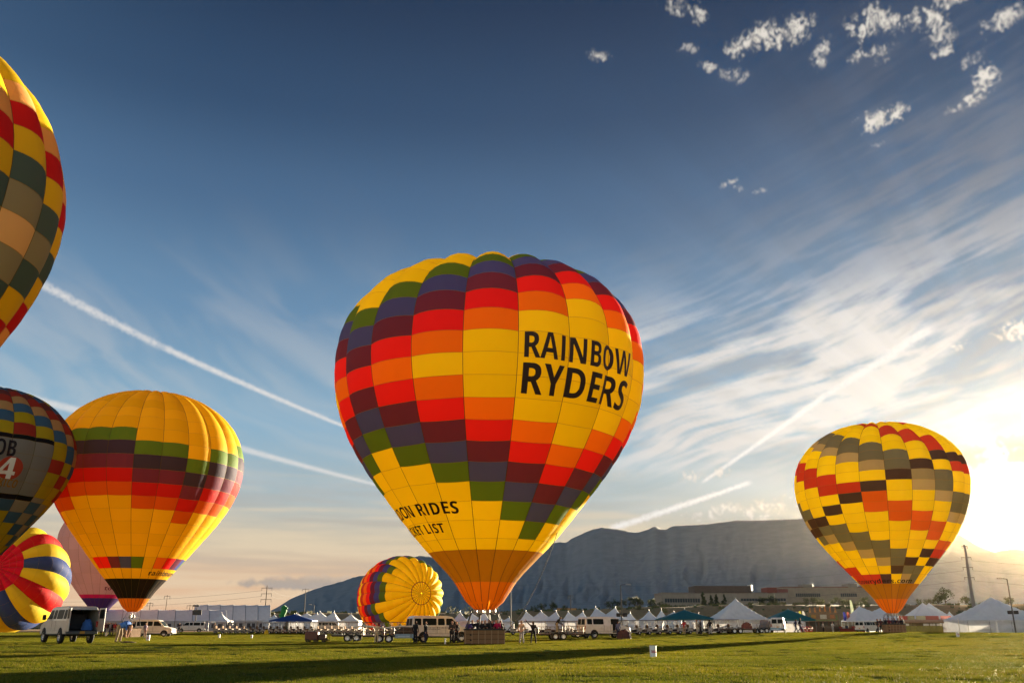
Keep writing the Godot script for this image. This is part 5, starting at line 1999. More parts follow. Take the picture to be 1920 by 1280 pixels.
func marquee(label: String, px: float, d: float, length: float, dep: float, eave: float, ridge: float, bays: int, turn: float, windows: bool) -> void:
	var t := thing("marquee", label, "marquee", spot(px, d), turn, "long white marquees")
	for k in bays:
		var m := MB.new()
		m.col = Color(0.60, 0.60, 0.61)  # roof cloth lighter than the walls, as if more light fell on it
		var x0 := -length / 2 + length * k / bays + 0.06
		var x1 := -length / 2 + length * (k + 1) / bays - 0.06
		m.sheet(4, 14, func(i: int, j: int) -> Vector3:
			var f := j / 14.0
			var an := f * PI
			var z := cos(an) * dep / 2
			var y := eave + (ridge - eave) * (1.0 - pow(absf(cos(an)), 1.25))
			return Vector3(lerpf(x0, x1, i / 4.0), y - 0.14 * sin(PI * i / 4.0), z))
		obj("roof_bay", m, M.tent_cloth, t)
		var w := MB.new()
		w.col = Color(0.36, 0.36, 0.37)  # same white cloth, with shadow below the roof put into its colour
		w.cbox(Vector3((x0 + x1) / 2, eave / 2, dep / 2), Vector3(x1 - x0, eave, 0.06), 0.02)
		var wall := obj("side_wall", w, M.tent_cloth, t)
		if windows:
			for q in [0.28, 0.68]:
				var g := MB.new()
				g.col = Color(0.06, 0.06, 0.07)
				g.cbox(Vector3(lerpf(x0, x1, q), eave * 0.5, dep / 2 + 0.04), Vector3((x1 - x0) * 0.28, eave * 0.42, 0.05), 0.02)
				obj("window", g, M.glass_dark, wall)
	for k in bays + 1:
		var r := MB.new()
		r.col = Color(0.20, 0.20, 0.21)
		var pts := []
		for j in 15:
			var an := PI * j / 14.0
			pts.append(Vector3(-length / 2 + length * k / bays, eave + (ridge - eave) * (1.0 - pow(absf(cos(an)), 1.25)) + 0.03, cos(an) * dep / 2))
		r.tube(pts, [0.07], 5)
		obj("roof_rib", r, M.steel, t)
	for sd in [-1.0, 1.0]:
		var g := MB.new()
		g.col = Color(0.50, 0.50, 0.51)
		var poly := PackedVector2Array([Vector2(-dep / 2, 0), Vector2(dep / 2, 0), Vector2(dep / 2, eave)])
		for j in range(1, 14):
			var an := PI * j / 14.0
			poly.append(Vector2(cos(an) * dep / 2, eave + (ridge - eave) * (1.0 - pow(absf(cos(an)), 1.25))))
		poly.append(Vector2(-dep / 2, eave))
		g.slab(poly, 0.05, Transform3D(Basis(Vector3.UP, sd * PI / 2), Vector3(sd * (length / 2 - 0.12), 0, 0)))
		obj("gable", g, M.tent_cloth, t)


func tree(label: String, px: float, d: float, h: float, w: float, kind: String, tone: Color) -> void:
	var t := thing(kind, label, "tree" if kind != "shrub" else "shrub", spot(px, d, -0.2), rng.randf() * TAU, "trees and shrubs along the top of the bank")
	var tr := MB.new()
	tr.col = Color(0.07, 0.05, 0.035)
	var lo := 0.22 * h if kind == "broad_tree" else 0.06 * h
	tr.tube([Vector3(0, 0, 0), Vector3(0.06 * w, lo, 0), Vector3(-0.03 * w, h * 0.6, 0.05 * w), Vector3(0, h * 0.9, 0)], [0.035 * h, 0.028 * h, 0.016 * h, 0.006 * h], 7)
	for i in 6:
		var an := TAU * i / 6.0 + rng.randf()
		var y := rng.randf_range(lo, h * 0.65)
		tr.tube([Vector3(0, y, 0), Vector3(cos(an) * w * 0.2, y + h * 0.1, sin(an) * w * 0.2), Vector3(cos(an) * w * 0.36, y + h * 0.17, sin(an) * w * 0.36)], [0.014 * h, 0.009 * h, 0.004 * h], 5)
	obj("trunk", tr, M.bark, t)
	var c := MB.new()
	var clumps := []
	var n := 16 if kind != "conifer" else 26
	for i in n:
		var an := rng.randf() * TAU
		if kind == "conifer":
			var f := i / float(n)
			var r := w * 0.5 * pow(1.0 - f, 0.8) * rng.randf_range(0.4, 0.95)
			clumps.append([Vector3(cos(an) * r, h * (0.10 + 0.88 * f), sin(an) * r), lerpf(0.26, 0.07, f) * w])
		else:
			var r := w * 0.5 * sqrt(rng.randf()) * 0.72
			var y := lo + (h - lo) * rng.randf_range(0.22, 0.86) * (1.0 - 0.42 * pow(r / (w * 0.5), 2.0))
			clumps.append([Vector3(cos(an) * r, y, sin(an) * r), rng.randf_range(0.14, 0.24) * minf(w, h)])
	for q in clumps:
		var shade := rng.randf_range(0.75, 1.3)
		for k in 46:
			var dir := Vector3(rng.randfn(), rng.randfn() * 0.85, rng.randfn()).normalized()
			var p: Vector3 = q[0] + dir * q[1] * pow(rng.randf(), 0.4)
			var s := 0.045 * h * rng.randf_range(0.6, 1.25)
			var a := Vector3(rng.randfn(), rng.randfn(), rng.randfn()).normalized()
			var b := a.cross(dir + Vector3(0.01, 0.3, 0.02)).normalized()
			c.col = Color(tone.r * shade, tone.g * shade, tone.b * shade) * rng.randf_range(0.8, 1.2)
			c.col.a = 1.0
			c.tri(p - a * s, p + b * s, p + a * s * 0.9)
	obj("crown", c, M.leaf, t)


func mast(called: String, label: String, cat: String, px: float, d: float, h: float, r: float, tone: Color) -> Node3D:
	var t := thing(called, label, cat, spot(px, d, -0.3))
	var p := MB.new()
	p.col = tone
	p.tube([Vector3(0, 0, 0), Vector3(0, h * 0.5, 0), Vector3(0, h, 0)], [r, r * 0.8, r * 0.55], 8)
	obj("shaft", p, M.wood, t)
	return t


func arm(t: Node3D, y: float, half: float, size: float, tone: Color, insulators := true) -> void:
	var a := MB.new()
	a.col = tone
	a.cbox(Vector3(0, y, 0), Vector3(half * 2, size, size), 0.02)
	var o := obj("crossarm", a, M.wood, t)
	if insulators:
		for x in [-half * 0.92, half * 0.92]:
			var i := MB.new()
			i.col = Color(0.12, 0.11, 0.10)
			i.lathe([Vector2(0.02, -0.9), Vector2(0.11, -0.85), Vector2(0.07, -0.6), Vector2(0.11, -0.5), Vector2(0.07, -0.3), Vector2(0.10, -0.2), Vector2(0.02, 0)], 8, Vector3(x, y - size / 2, 0))
			obj("insulator", i, M.wood, o)


func cable(label: String, a: Vector3, b: Vector3, sag: float, r: float, group := "power lines between the pylons") -> void:
	var c := MB.new()
	c.col = Color(0.05, 0.05, 0.05)
	var pts := []
	for i in 25:
		var f := i / 24.0
		pts.append(a.lerp(b, f) - Vector3(0, sag * 4.0 * f * (1.0 - f), 0))
	c.tube(pts, [r], 4)
	tag(obj("power_cable", c, M.rubber), label, "cable", group)


func lamp_post(label: String, px: float, d: float, h: float, side: float, boxes: bool) -> void:
	var t := mast("lamp_post", label, "lamp post", px, d, h, 0.14, Color(0.10, 0.085, 0.07))
	tag(t, "", "", "lamp posts on the field")
	var a := MB.new()
	a.col = Color(0.10, 0.09, 0.08)
	a.bar(Vector3(0, h, 0), Vector3(side * 1.0, h + 0.15, 0), 0.06)
	obj("bracket", a, M.wood, t)
	var l := MB.new()
	l.col = Color(0.35, 0.33, 0.30)
	l.cbox(Vector3(side * 1.35, h + 0.12, 0), Vector3(0.95, 0.22, 0.45), 0.06)
	obj("lamp_head", l, M.wood, t)
	if boxes:
		for s in [-1.0, 1.0]:
			var b := MB.new()
			b.col = Color(0.04, 0.035, 0.03)
			b.cbox(Vector3(s * 0.55, h * 0.40, 0.15), Vector3(0.75, 0.62, 0.5), 0.08)
			obj("loudspeaker", b, M.rubber, t)


func building(label: String, x0: float, x1: float, yb: float, yt: float, d: float, dep: float, wall: Color, trim: Color, strips: Array) -> Node3D:
	var a := at_px(x0, yb, d)
	var b := at_px(x1, yt, d)
	var w := b.x - a.x
	var base := ground_y((a.x + b.x) / 2, -d) - 0.8
	var h := b.y - base
	var t := thing("low_building", label, "building", Vector3((a.x + b.x) / 2, base, -d - dep / 2), 0.0, "long buildings on the bank")
	var m := MB.new()
	m.col = wall
	m.cbox(Vector3(0, h / 2, 0), Vector3(w, h, dep), 0.05)
	var body := obj("wall", m, M.plaster, t)
	var p := MB.new()
	p.col = trim
	p.cbox(Vector3(0, h + 0.25, 0), Vector3(w + 0.3, 0.5, dep + 0.3), 0.05)
	obj("parapet", p, M.plaster, t)
	for s in strips:                       # [from, to (share of width), bottom, top (share of height), panes]
		var n: int = s[4]
		for k in n:
			var f0: float = lerpf(s[0], s[1], k / float(n))
			var f1: float = lerpf(s[0], s[1], (k + 1) / float(n))
			var g := MB.new()
			g.col = Color(0.05, 0.055, 0.06)
			g.box(Vector3(((f0 + f1) / 2 - 0.5) * w, (s[2] + s[3]) / 2 * h, dep / 2 + 0.02), Vector3((f1 - f0) * w - 0.25, (s[3] - s[2]) * h, 0.08))
			var win := obj("window", g, M.glass_dark, body)
			var f := MB.new()
			f.col = Color(0.45, 0.40, 0.34)
			f.cbox(Vector3(((f0 + f1) / 2 - 0.5) * w, s[2] * h - 0.06, dep / 2 + 0.09), Vector3((f1 - f0) * w - 0.1, 0.12, 0.18), 0.02)
			obj("sill", f, M.plaster, win)
	return t


func block_on(t: Node3D, x0: float, x1: float, y0: float, y1: float, d: float, dep: float, c: Color, called := "roof_block") -> void:
	var a := at_px(x0, y1, d) - t.position
	var b := at_px(x1, y0, d) - t.position
	var m := MB.new()
	m.col = c
	m.cbox(Vector3((a.x + b.x) / 2, (a.y + b.y) / 2, a.z - dep / 2 + 0.6), Vector3(b.x - a.x, b.y - a.y, dep), 0.05)
	obj(called, m, M.plaster, t)


# a pale end face turned towards the low sun
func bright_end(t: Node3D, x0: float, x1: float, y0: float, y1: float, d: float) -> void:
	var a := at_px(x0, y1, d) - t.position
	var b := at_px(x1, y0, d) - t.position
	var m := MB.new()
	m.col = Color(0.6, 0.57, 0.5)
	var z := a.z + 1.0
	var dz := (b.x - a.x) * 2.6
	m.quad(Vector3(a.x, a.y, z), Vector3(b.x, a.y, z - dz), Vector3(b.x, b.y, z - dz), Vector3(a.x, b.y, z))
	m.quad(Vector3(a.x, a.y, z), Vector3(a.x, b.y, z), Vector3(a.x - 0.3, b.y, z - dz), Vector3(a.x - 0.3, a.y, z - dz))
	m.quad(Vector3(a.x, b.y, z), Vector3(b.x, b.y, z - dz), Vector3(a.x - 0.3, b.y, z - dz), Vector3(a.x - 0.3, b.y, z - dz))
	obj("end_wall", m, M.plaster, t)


func bucket(label: String, px: float, d: float, h: float, marked: bool) -> void:
	var t := thing("field_marker", label, "marker bucket", spot(px, d), 0.2, "white marker buckets on the grass")
	var m := MB.new()
	m.col = Color(0.78, 0.76, 0.70)
	m.lathe([Vector2(0.001, 0.0), Vector2(h * 0.27, 0.0), Vector2(h * 0.285, 0.02), Vector2(h * 0.31, h * 0.93), Vector2(h * 0.325, h * 0.935), Vector2(h * 0.325, h), Vector2(h * 0.30, h), Vector2(h * 0.285, h * 0.9), Vector2(0.001, h * 0.9)], 28)
	obj("pail", m, M.plastic, t)
	if marked:
		var tm := TextMesh.new()
		var f := SystemFont.new()
		f.font_names = PackedStringArray(["Droid Sans"])
		f.font_weight = 700
		tm.font = f
		tm.text = "M4"
		tm.font_size = 64
		tm.pixel_size = h * 0.26 / 46.0
		tm.depth = 0.0
		var a := tm.get_mesh_arrays()
		var pv: PackedVector3Array = a[Mesh.ARRAY_VERTEX]
		var ids: PackedInt32Array = a[Mesh.ARRAY_INDEX] if a[Mesh.ARRAY_INDEX] != null else PackedInt32Array(range(pv.size()))
		var l := MB.new()
		l.col = Color(0.42, 0.02, 0.03)
		for i in range(0, ids.size(), 3):
			var v := []
			for j in 3:
				var q := pv[ids[i + j]]
				var an := q.x / (h * 0.305)
				v.append(Vector3(sin(an), 0, cos(an)) * (h * 0.306 + 0.006) + Vector3(0, h * 0.50 + q.y, 0))
			if ((v[1] - v[0]).cross(v[2] - v[0])).z > 0:
				l.tri(v[0], v[1], v[2])
			else:
				l.tri(v[0], v[2], v[1])
		obj("number", l, M.print_ink, t)


func heap(called: String, label: String, cat: String, at: Vector3, size: Vector3, tone: Color, sd: int) -> void:
	var nz := noise(sd, 1.6, 3)
	var m := MB.new()
	m.col = tone
	m.sheet(22, 10, func(i: int, j: int) -> Vector3:
		var an := -TAU * i / 22.0
		var f := j / 10.0
		var r := sqrt(maxf(0.0, 1.0 - f * f)) if f < 1.0 else 0.0
		var d := Vector3(cos(an) * r, f, sin(an) * r)
		var b := 1.0 + 0.28 * nz.get_noise_3dv(d * 1.4)
		return Vector3(d.x * size.x / 2 * b, maxf(0.0, d.y * size.y * b), d.z * size.z / 2 * b))
	var o := obj(called, m, M.cloth)
	o.position = at
	tag(o, label, cat)


func make_site() -> void:
	mat("tent_cloth", Color(1, 1, 1), 0.6, {"backlight": 0.55, "spec": 0.3, "tex": ntex(81, 0.02, [[0.0, Color(0.86, 0.86, 0.86)], [0.55, Color(1, 1, 1)]], 256, 4), "scale": 0.15})
	mat("leaf", Color(1, 1, 1), 0.6, {"backlight": 0.7})
	mat("bark", Color(1, 1, 1), 0.9)
	mat("wood", Color(1, 1, 1), 0.8)
	mat("plaster", Color(1, 1, 1), 0.85, {"tex": ntex(82, 0.02, [[0.0, Color(0.82, 0.82, 0.80)], [1.0, Color(1, 1, 1)]], 256, 4), "scale": 0.05})
	mat("plastic", Color(1, 1, 1), 0.45, {"backlight": 0.3})
	var white := Color(0.62, 0.62, 0.63)
	# left
	marquee("tall white marquee with curved ribbed roof, left of the wooden power pole", 432, 262, 20.5, 13.0, 2.6, 6.9, 6, deg_to_rad(19), true)
	marquee("long low white marquee behind the small distant van, left", 292, 236, 33.0, 12.0, 2.4, 5.2, 8, deg_to_rad(21), true)
	tent("peaked_tent", "small white open sided tent before the gable of the low marquee", 412, 205, 4.2, 4.2, 2.3, 3.9, 1, white, false)
	tent("canopy", "dark blue canopy before the white tents, left of the lying rainbow balloon", 549, 208, 9.6, 6.0, 2.4, 3.75, 1, Color(0.02, 0.055, 0.20), false, 0.0, {"sharp": 1.0, "group": "coloured canopies"})
	tent("peaked_tent", "white walled tent left behind the dark blue canopy", 512, 228, 4.6, 5.0, 2.3, 3.9, 1, white, true)
	tent("peaked_tent", "long white tent with a level ridge behind the dark blue canopy", 573, 236, 8.0, 6.0, 2.5, 4.3, 3, white, true, 0.0, {"sharp": 1.0})
	tent("peaked_tent", "twin peaked white tent right of the dark blue canopy", 611, 228, 7.0, 5.6, 2.4, 4.6, 2, white, true)
	tent("peaked_tent", "white peaked tent touching the left side of the lying rainbow balloon", 656, 222, 4.8, 5.0, 2.4, 4.0, 1, white, true)
	# centre
	tent("peaked_tent", "white peaked tent seen just left of the central basket", 862, 215, 4.6, 4.6, 2.3, 4.4, 1, white, true)
	tent("peaked_tent", "twin peaked white tent seen through the uprights of the central basket", 896, 222, 6.6, 5.0, 2.4, 4.3, 2, white, true)
	tent("peaked_tent", "low twin peaked white tent right of the central basket", 945, 262, 5.8, 5.0, 2.2, 3.5, 2, white, true)
	tent("peaked_tent", "three peaked white tent behind the pointing person", 1015, 222, 11.0, 6.0, 2.4, 4.6, 3, white, true)
	tent("peaked_tent", "twin peaked white tent left of the van with the open door", 1080, 222, 7.2, 6.0, 2.4, 4.5, 2, white, true)
	tent("peaked_tent", "tall twin peaked white tent above the van with the open door", 1137, 214, 9.2, 8.5, 2.6, 5.4, 2, white, true)
	tent("peaked_tent", "twin peaked white tent right of the lamp post with loudspeakers", 1171, 230, 6.6, 5.4, 2.4, 4.4, 2, white, true)
	tent("peaked_tent", "white peaked tent above the left carts of the right row", 1219, 212, 5.6, 5.6, 2.4, 4.6, 1, white, true)
	tent("peaked_tent", "white peaked tent with a sharp finial left of the teal canopy", 1242, 222, 4.8, 5.0, 2.4, 4.9, 1, white, true)
	tent("peaked_tent", "white sloping tent peeping out behind the teal canopy", 1266, 226, 8.0, 6.0, 2.4, 4.5, 1, white, true, 0.0, {"sharp": 1.0})
	tent("canopy", "wide teal canopy above the right row of carts", 1286, 178, 10.2, 8.0, 2.5, 4.2, 1, Color(0.02, 0.12, 0.14), false, 0.0, {"sharp": 1.0, "group": "coloured canopies"})
	tent("peaked_tent", "small white peak between the teal canopy and the big white tent", 1312, 232, 3.6, 4.0, 2.3, 4.3, 1, white, true)
	tent("peaked_tent", "big white pole tent with the highest peak, right of the teal canopy", 1384, 178, 11.0, 10.0, 2.4, 6.3, 1, white, true, 0.0, {"sharp": 1.35, "group": "big white pole tents"})
	tent("peaked_tent", "low white tent wing at the right foot of the big pole tent", 1424, 186, 3.6, 4.0, 2.2, 3.2, 1, white, true)
	tent("canopy", "teal canopy beside the two walking people", 1482, 176, 8.0, 7.0, 2.4, 4.3, 1, Color(0.02, 0.12, 0.14), false, 0.0, {"sharp": 1.0, "group": "coloured canopies"})
	tent("peaked_tent", "low white tent roofs under the right teal canopy", 1486, 196, 7.4, 4.0, 2.0, 2.6, 1, white, true)
	tent("peaked_tent", "broad white tent behind the van at the right basket", 1640, 205, 11.0, 9.0, 2.4, 5.4, 2, white, false, 0.0, {"sharp": 1.1, "group": "big white pole tents"})
	tent("peaked_tent", "white peaked tent behind the olive booth", 1738, 205, 7.6, 6.0, 3.2, 6.2, 1, white, false, 0.0, {"sharp": 1.15})
	tent("peaked_tent", "white tent slope just right of the one behind the olive booth", 1750, 216, 8.2, 6.0, 3.0, 6.4, 1, white, false, 0.0, {"sharp": 1.15})
	tent("peaked_tent", "small white peak left of the big draped tent, right", 1786, 210, 3.6, 3.6, 2.6, 4.4, 1, white, false)
	tent("peaked_tent", "big white pole tent with draped walls at the right edge", 1870, 184, 17.0, 12.0, 2.35, 6.9, 1, white, true, 0.0, {"sharp": 1.3, "group": "big white pole tents"})
	tent("peaked_tent", "white tent wing behind the draped tent, right edge", 1912, 200, 9.0, 8.0, 2.3, 4.6, 1, white, true, 0.0, {"sharp": 1.2})

	# olive booth and its banners
	var bo := thing("booth", "olive booth with pale windows and a tan awning behind the right basket", "booth", spot(1733, 188))
	for k in 6:
		var p := MB.new()
		p.col = Color(0.22, 0.19, 0.012)
		p.cbox(Vector3(-3.35 + k * 1.34, 0.62, 0), Vector3(1.30, 1.24, 0.08), 0.02)
		obj("panel", p, M.paint, bo)
		if k != 1 and k != 2:
			var w := MB.new()
			w.col = Color(0.70, 0.62, 0.45)
			w.cbox(Vector3(-3.35 + k * 1.34, 1.48, -0.02), Vector3(1.1, 0.40, 0.06), 0.02)
			obj("window", w, M.paint, bo)
	for k in 5:
		var p := MB.new()
		p.col = Color(0.16, 0.12, 0.05)
		p.cbox(Vector3(-4.0 + k * 2.0, 1.0, -0.04), Vector3(0.10, 2.0, 0.10), 0.02)
		obj("post", p, M.wood, bo)
	var aw := MB.new()
	aw.col = Color(0.42, 0.27, 0.17)
	aw.tube([Vector3(-4.4, 2.12, -0.2), Vector3(4.4, 2.12, -0.2)], [0.34], 12)
	obj("awning", aw, M.tent_cloth, bo)
	var bk := MB.new()
	bk.col = Color(0.20, 0.15, 0.05)
	bk.cbox(Vector3(0, 1.0, -1.6), Vector3(8.4, 2.0, 0.1), 0.02)
	obj("back_wall", bk, M.paint, bo)
	for q in [[1698, 0.42, 0.09, 0.06, 3.0, "red banner at the left over the olive booth"], [1712, 0.35, 0.32, 0.18, 2.6, "left pale green banner over the olive booth"], [1731, 0.45, 0.40, 0.24, 3.2, "right pale green banner over the olive booth"], [1752, 0.38, 0.12, 0.09, 4.6, "red banner at the right over the olive booth"], [1778, 0.40, 0.17, 0.15, 3.6, "pink banner between the olive booth and the draped tent"]]:
		var t := thing("banner", q[5], "banner", spot(q[0], 197), 0.0, "banners over the olive booth")
		var m := MB.new()
		m.col = Color(q[1], q[2], q[3])
		m.sheet(8, 3, func(i: int, j: int) -> Vector3: return Vector3((i / 8.0 - 0.5) * (q[4] as float) * 0.62, 2.45 + j * 0.28, 0.05 * sin(i * 1.7)))
		obj("cloth", m, M.tent_cloth, t)
		for sd in [-1.0, 1.0]:
			var p := MB.new()
			p.col = Color(0.2, 0.2, 0.2)
			p.bar(Vector3(sd * q[4] * 0.31, 0, -0.05), Vector3(sd * q[4] * 0.31, 3.35, -0.05), 0.03)
			obj("pole", p, M.steel, t)

	# food stand with an arched sign and a row of orange figures
	var fs := thing("food_stand", "ornate brown and green food stand with an arched sign and orange finials", "food stand", spot(1547, 182))
	var cn := MB.new()
	cn.col = Color(0.10, 0.055, 0.03)
	cn.cbox(Vector3(0, 0.6, 0), Vector3(5.6, 1.2, 0.5), 0.03)
	obj("counter", cn, M.paint, fs)
	var sg := MB.new()
	sg.col = Color(0.17, 0.10, 0.045)
	var arch := PackedVector2Array([Vector2(-3.0, 2.1), Vector2(3.0, 2.1), Vector2(3.0, 3.6)])
	for i in range(1, 12):
		var f := i / 12.0
		arch.append(Vector2(lerpf(3.0, -3.0, f), 3.6 + 0.5 * sin(PI * f)))
	arch.append(Vector2(-3.0, 3.6))
	sg.slab(arch, 0.14, Transform3D(Basis(), Vector3(0, 0, 0.0)))
	var sign := obj("sign", sg, M.paint, fs)
	for q in [[-1.9, 3.0, 0.9, 0.7, Color(0.30, 0.16, 0.02)], [0.0, 2.95, 1.3, 0.8, Color(0.45, 0.42, 0.34)], [1.75, 3.0, 0.9, 0.7, Color(0.34, 0.12, 0.03)], [0.0, 2.3, 5.0, 0.25, Color(0.12, 0.16, 0.05)], [-2.6, 2.8, 0.3, 1.0, Color(0.08, 0.14, 0.04)], [2.6, 2.8, 0.3, 1.0, Color(0.08, 0.14, 0.04)]]:
		var p := MB.new()
		p.col = q[4]
		p.cbox(Vector3(q[0], q[1], 0.155), Vector3(q[2], q[3], 0.05), 0.02)
		obj("sign_board", p, M.paint, sign)
	for i in 6:
		var f := MB.new()
		f.col = Color(0.55, 0.20, 0.03)
		f.lathe([Vector2(0.22, 0.0), Vector2(0.20, 0.25), Vector2(0.10, 0.5), Vector2(0.16, 0.7), Vector2(0.10, 0.92), Vector2(0.001, 1.15)], 10, Vector3(-2.5 + i * 1.0, 3.95 if i in [2, 3] else 3.75, 0.05))
		obj("finial", f, M.paint, fs)
	for x in [-2.9, -1.0, 1.0, 2.9]:
		var p := MB.new()
		p.col = Color(0.15, 0.06, 0.03)
		p.cbox(Vector3(x, 1.05, -0.05), Vector3(0.14, 2.1, 0.14), 0.03)
		obj("post", p, M.wood, fs)
	var rf := MB.new()
	rf.col = Color(0.12, 0.08, 0.05)
	rf.cbox(Vector3(0, 2.05, -1.2), Vector3(6.0, 0.1, 2.6), 0.03)
	obj("roof", rf, M.paint, fs)
	var bw := MB.new()
	bw.col = Color(0.05, 0.04, 0.03)
	bw.cbox(Vector3(0, 1.0, -2.3), Vector3(5.8, 2.0, 0.1), 0.03)
	obj("back_wall", bw, M.paint, fs)
	var tb := thing("market_table", "long table of red goods between the food stand and the van", "table", spot(1598, 180))
	var tt := MB.new()
	tt.col = Color(0.10, 0.05, 0.04)
	tt.cbox(Vector3(0, 0.75, 0), Vector3(5.0, 0.06, 1.0), 0.02)
	obj("top", tt, M.wood, tb)
	for x in [-2.3, 0.0, 2.3]:
		var l := MB.new()
		l.col = Color(0.08, 0.06, 0.05)
		l.cbox(Vector3(x, 0.36, 0), Vector3(0.08, 0.72, 0.8), 0.02)
		obj("leg", l, M.wood, tb)
	var cl := MB.new()
	cl.col = Color(0.16, 0.03, 0.02)
	cl.cbox(Vector3(0, 0.42, 0.52), Vector3(4.9, 0.6, 0.04), 0.01)
	obj("skirt", cl, M.cloth, tb)
	for i in 8:
		var cr := MB.new()
		cr.col = [Color(0.30, 0.04, 0.03), Color(0.45, 0.38, 0.30), Color(0.05, 0.05, 0.06), Color(0.25, 0.12, 0.05)][i % 4]
		cr.cbox(Vector3(0, 0.15, 0), Vector3(0.45, 0.30 + 0.12 * (i % 3), 0.4), 0.04)
		var o := obj("goods_crate", cr, M.cloth)
		o.position = spot(1598, 180) + Vector3(-2.1 + i * 0.6, 0.81, 0)
		tag(o, ["red", "cream", "black", "brown"][i % 4] + " crate of goods, number %s from the left on the long market table" % ["one", "two", "three", "four", "five", "six", "seven", "eight"][i], "crate", "crates on the market table")

	# flags
	for q in [[1495, 205, 0.50, 0.44, 0.40, 4.2, "white flag left of the ornate food stand"], [1502, 206, 0.50, 0.46, 0.06, 4.4, "yellow green flag left of the ornate food stand"], [1508, 207, 0.55, 0.53, 0.50, 4.4, "white feather flag nearest the ornate food stand"], [1585, 206, 0.05, 0.05, 0.25, 4.2, "blue flag right of the ornate food stand"], [1592, 206, 0.45, 0.12, 0.08, 4.2, "red flag right of the ornate food stand"], [1600, 215, 0.4, 0.45, 0.30, 7.0, "pale flag high over the broad white tent"]]:
		var t := thing("feather_flag", q[6], "flag", spot(q[0], q[1]), 0.0, "feather flags by the food stand")
		var p := MB.new()
		p.col = Color(0.3, 0.3, 0.3)
		p.bar(Vector3(), Vector3(0, q[5], 0), 0.025)
		obj("pole", p, M.steel, t)
		var f := MB.new()
		f.col = Color(q[2], q[3], q[4])
		f.sheet(4, 8, func(i: int, j: int) -> Vector3: return Vector3(i * 0.18 * (0.35 + 0.65 * sin(PI * (0.15 + 0.8 * j / 8.0))), (q[5] as float) * (0.55 + 0.45 * j / 8.0), 0.06 * sin(i * 1.5 + j)))
		obj("cloth", f, M.tent_cloth, t)

	# lamp posts and power lines
	lamp_post("dark lamp post with two loudspeakers before the twin peaked tents", 1167, 160, 8.3, 1.0, true)
	lamp_post("tall lamp post before the big draped tent at the right edge", 1906, 165, 9.6, -1.0, true)
	lamp_post("slim lamp post on the left before the mountain flank", 586, 300, 8.0, -1.0, false)
	var pl := mast("power_pole", "wooden power pole with three crossarms right of the tall marquee", "power pole", 494, 330, 15.3, 0.26, Color(0.10, 0.07, 0.05))
	for y in [14.4, 12.4, 10.4]:
		arm(pl, y, 2.0, 0.16, Color(0.09, 0.065, 0.05))
	var pole_2 := mast("power_pole", "small wooden power pole before the mountain flank, left", "power pole", 568, 420, 11.5, 0.2, Color(0.09, 0.07, 0.05))
	arm(pole_2, 11.0, 1.6, 0.15, Color(0.08, 0.06, 0.05))
	var pm := mast("power_pole", "pale steel pole rising just right of the central basket", "power pole", 958, 178, 8.4, 0.14, Color(0.38, 0.34, 0.28))
	arm(pm, 8.2, 0.5, 0.1, Color(0.2, 0.18, 0.15), false)
	var pq := mast("power_pole", "wooden pole above the three peaked tent before the mountain", "power pole", 1071, 330, 12.0, 0.2, Color(0.10, 0.075, 0.055))
	arm(pq, 11.6, 1.0, 0.14, Color(0.09, 0.07, 0.05))
	for q in [[306, 300, 11.0, "slender wooden pole left of the low marquee ridge"], [351, 300, 8.0, "short wooden pole at the end of the low marquee"], [275, 290, 8.5, "tall frame post above the low marquee, left"]]:
		var t := mast("power_pole", q[3], "power pole", q[0], q[1], q[2], 0.16, Color(0.10, 0.07, 0.05))
		arm(t, q[2] - 0.3, 1.0, 0.12, Color(0.09, 0.065, 0.05))
	var lt := mast("floodlight_tower", "floodlight tower standing before the tall marquee", "floodlight", 364, 215, 6.4, 0.12, Color(0.06, 0.055, 0.05))
	for k in 2:
		var b := MB.new()
		b.col = Color(0.06, 0.06, 0.06)
		b.cbox(Vector3(0.4 * k - 0.2, 6.0 - 1.5 * k, 0.1), Vector3(1.5 + 0.6 * k, 0.35 + 0.8 * k, 0.3), 0.06)
		obj("lamp_head", b, M.rubber, lt)
	var py := mast("transmission_pylon", "tall steel transmission pole before the right mountain slope", "pylon", 1833, 372, 27.5, 0.75, Color(0.20, 0.18, 0.16))
	for y in [27.0, 22.5, 18.5, 14.5]:
		arm(py, y, 2.1 if y < 27.0 else 1.2, 0.22, Color(0.16, 0.14, 0.12))
	for k in 3:
		var y: float = [22.0, 18.0, 14.0][k]
		var from := py.position + Vector3(-1.9, y - 0.8, 0)
		cable("%s power line running left from the steel pylon across the mountain" % ["highest", "middle", "lowest"][k], from, from + Vector3(-260, 6 - k, -220), 9.0, 0.035)
		cable("%s power line running right from the steel pylon out of frame" % ["highest", "middle", "lowest"][k], py.position + Vector3(1.9, y - 0.8, 0), from + Vector3(190, 2, 40), 6.0, 0.035)
	for k in 2:
		cable(["upper", "lower"][k] + " power line from the wooden pole to the left over the marquees", pl.position + Vector3(-1.8, 13.5 - 2.0 * k, 0), pl.position + Vector3(-120, 11.5 - 2.0 * k, 10), 3.0, 0.03)
		cable(["upper", "lower"][k] + " power line from the wooden pole to the small pole", pl.position + Vector3(1.8, 13.5 - 2.0 * k, 0), pole_2.position + Vector3(-1.4, 10.2, 0), 2.0, 0.03)
	# the crown line of the central balloon hangs down at the right
	var cr := MB.new()
	cr.col = Color(0.05, 0.045, 0.04)
	var top := at_px(1048, 990, 72.0)
	var end := spot(932, 76, 0.4)
	var pts := []
	for i in 21:
		var f := i / 20.0
		pts.append(top.lerp(end, f) - Vector3(0, 2.6 * 4.0 * f * (1.0 - f) * 0.55, 0) )
	cr.tube(pts, [0.03], 5)
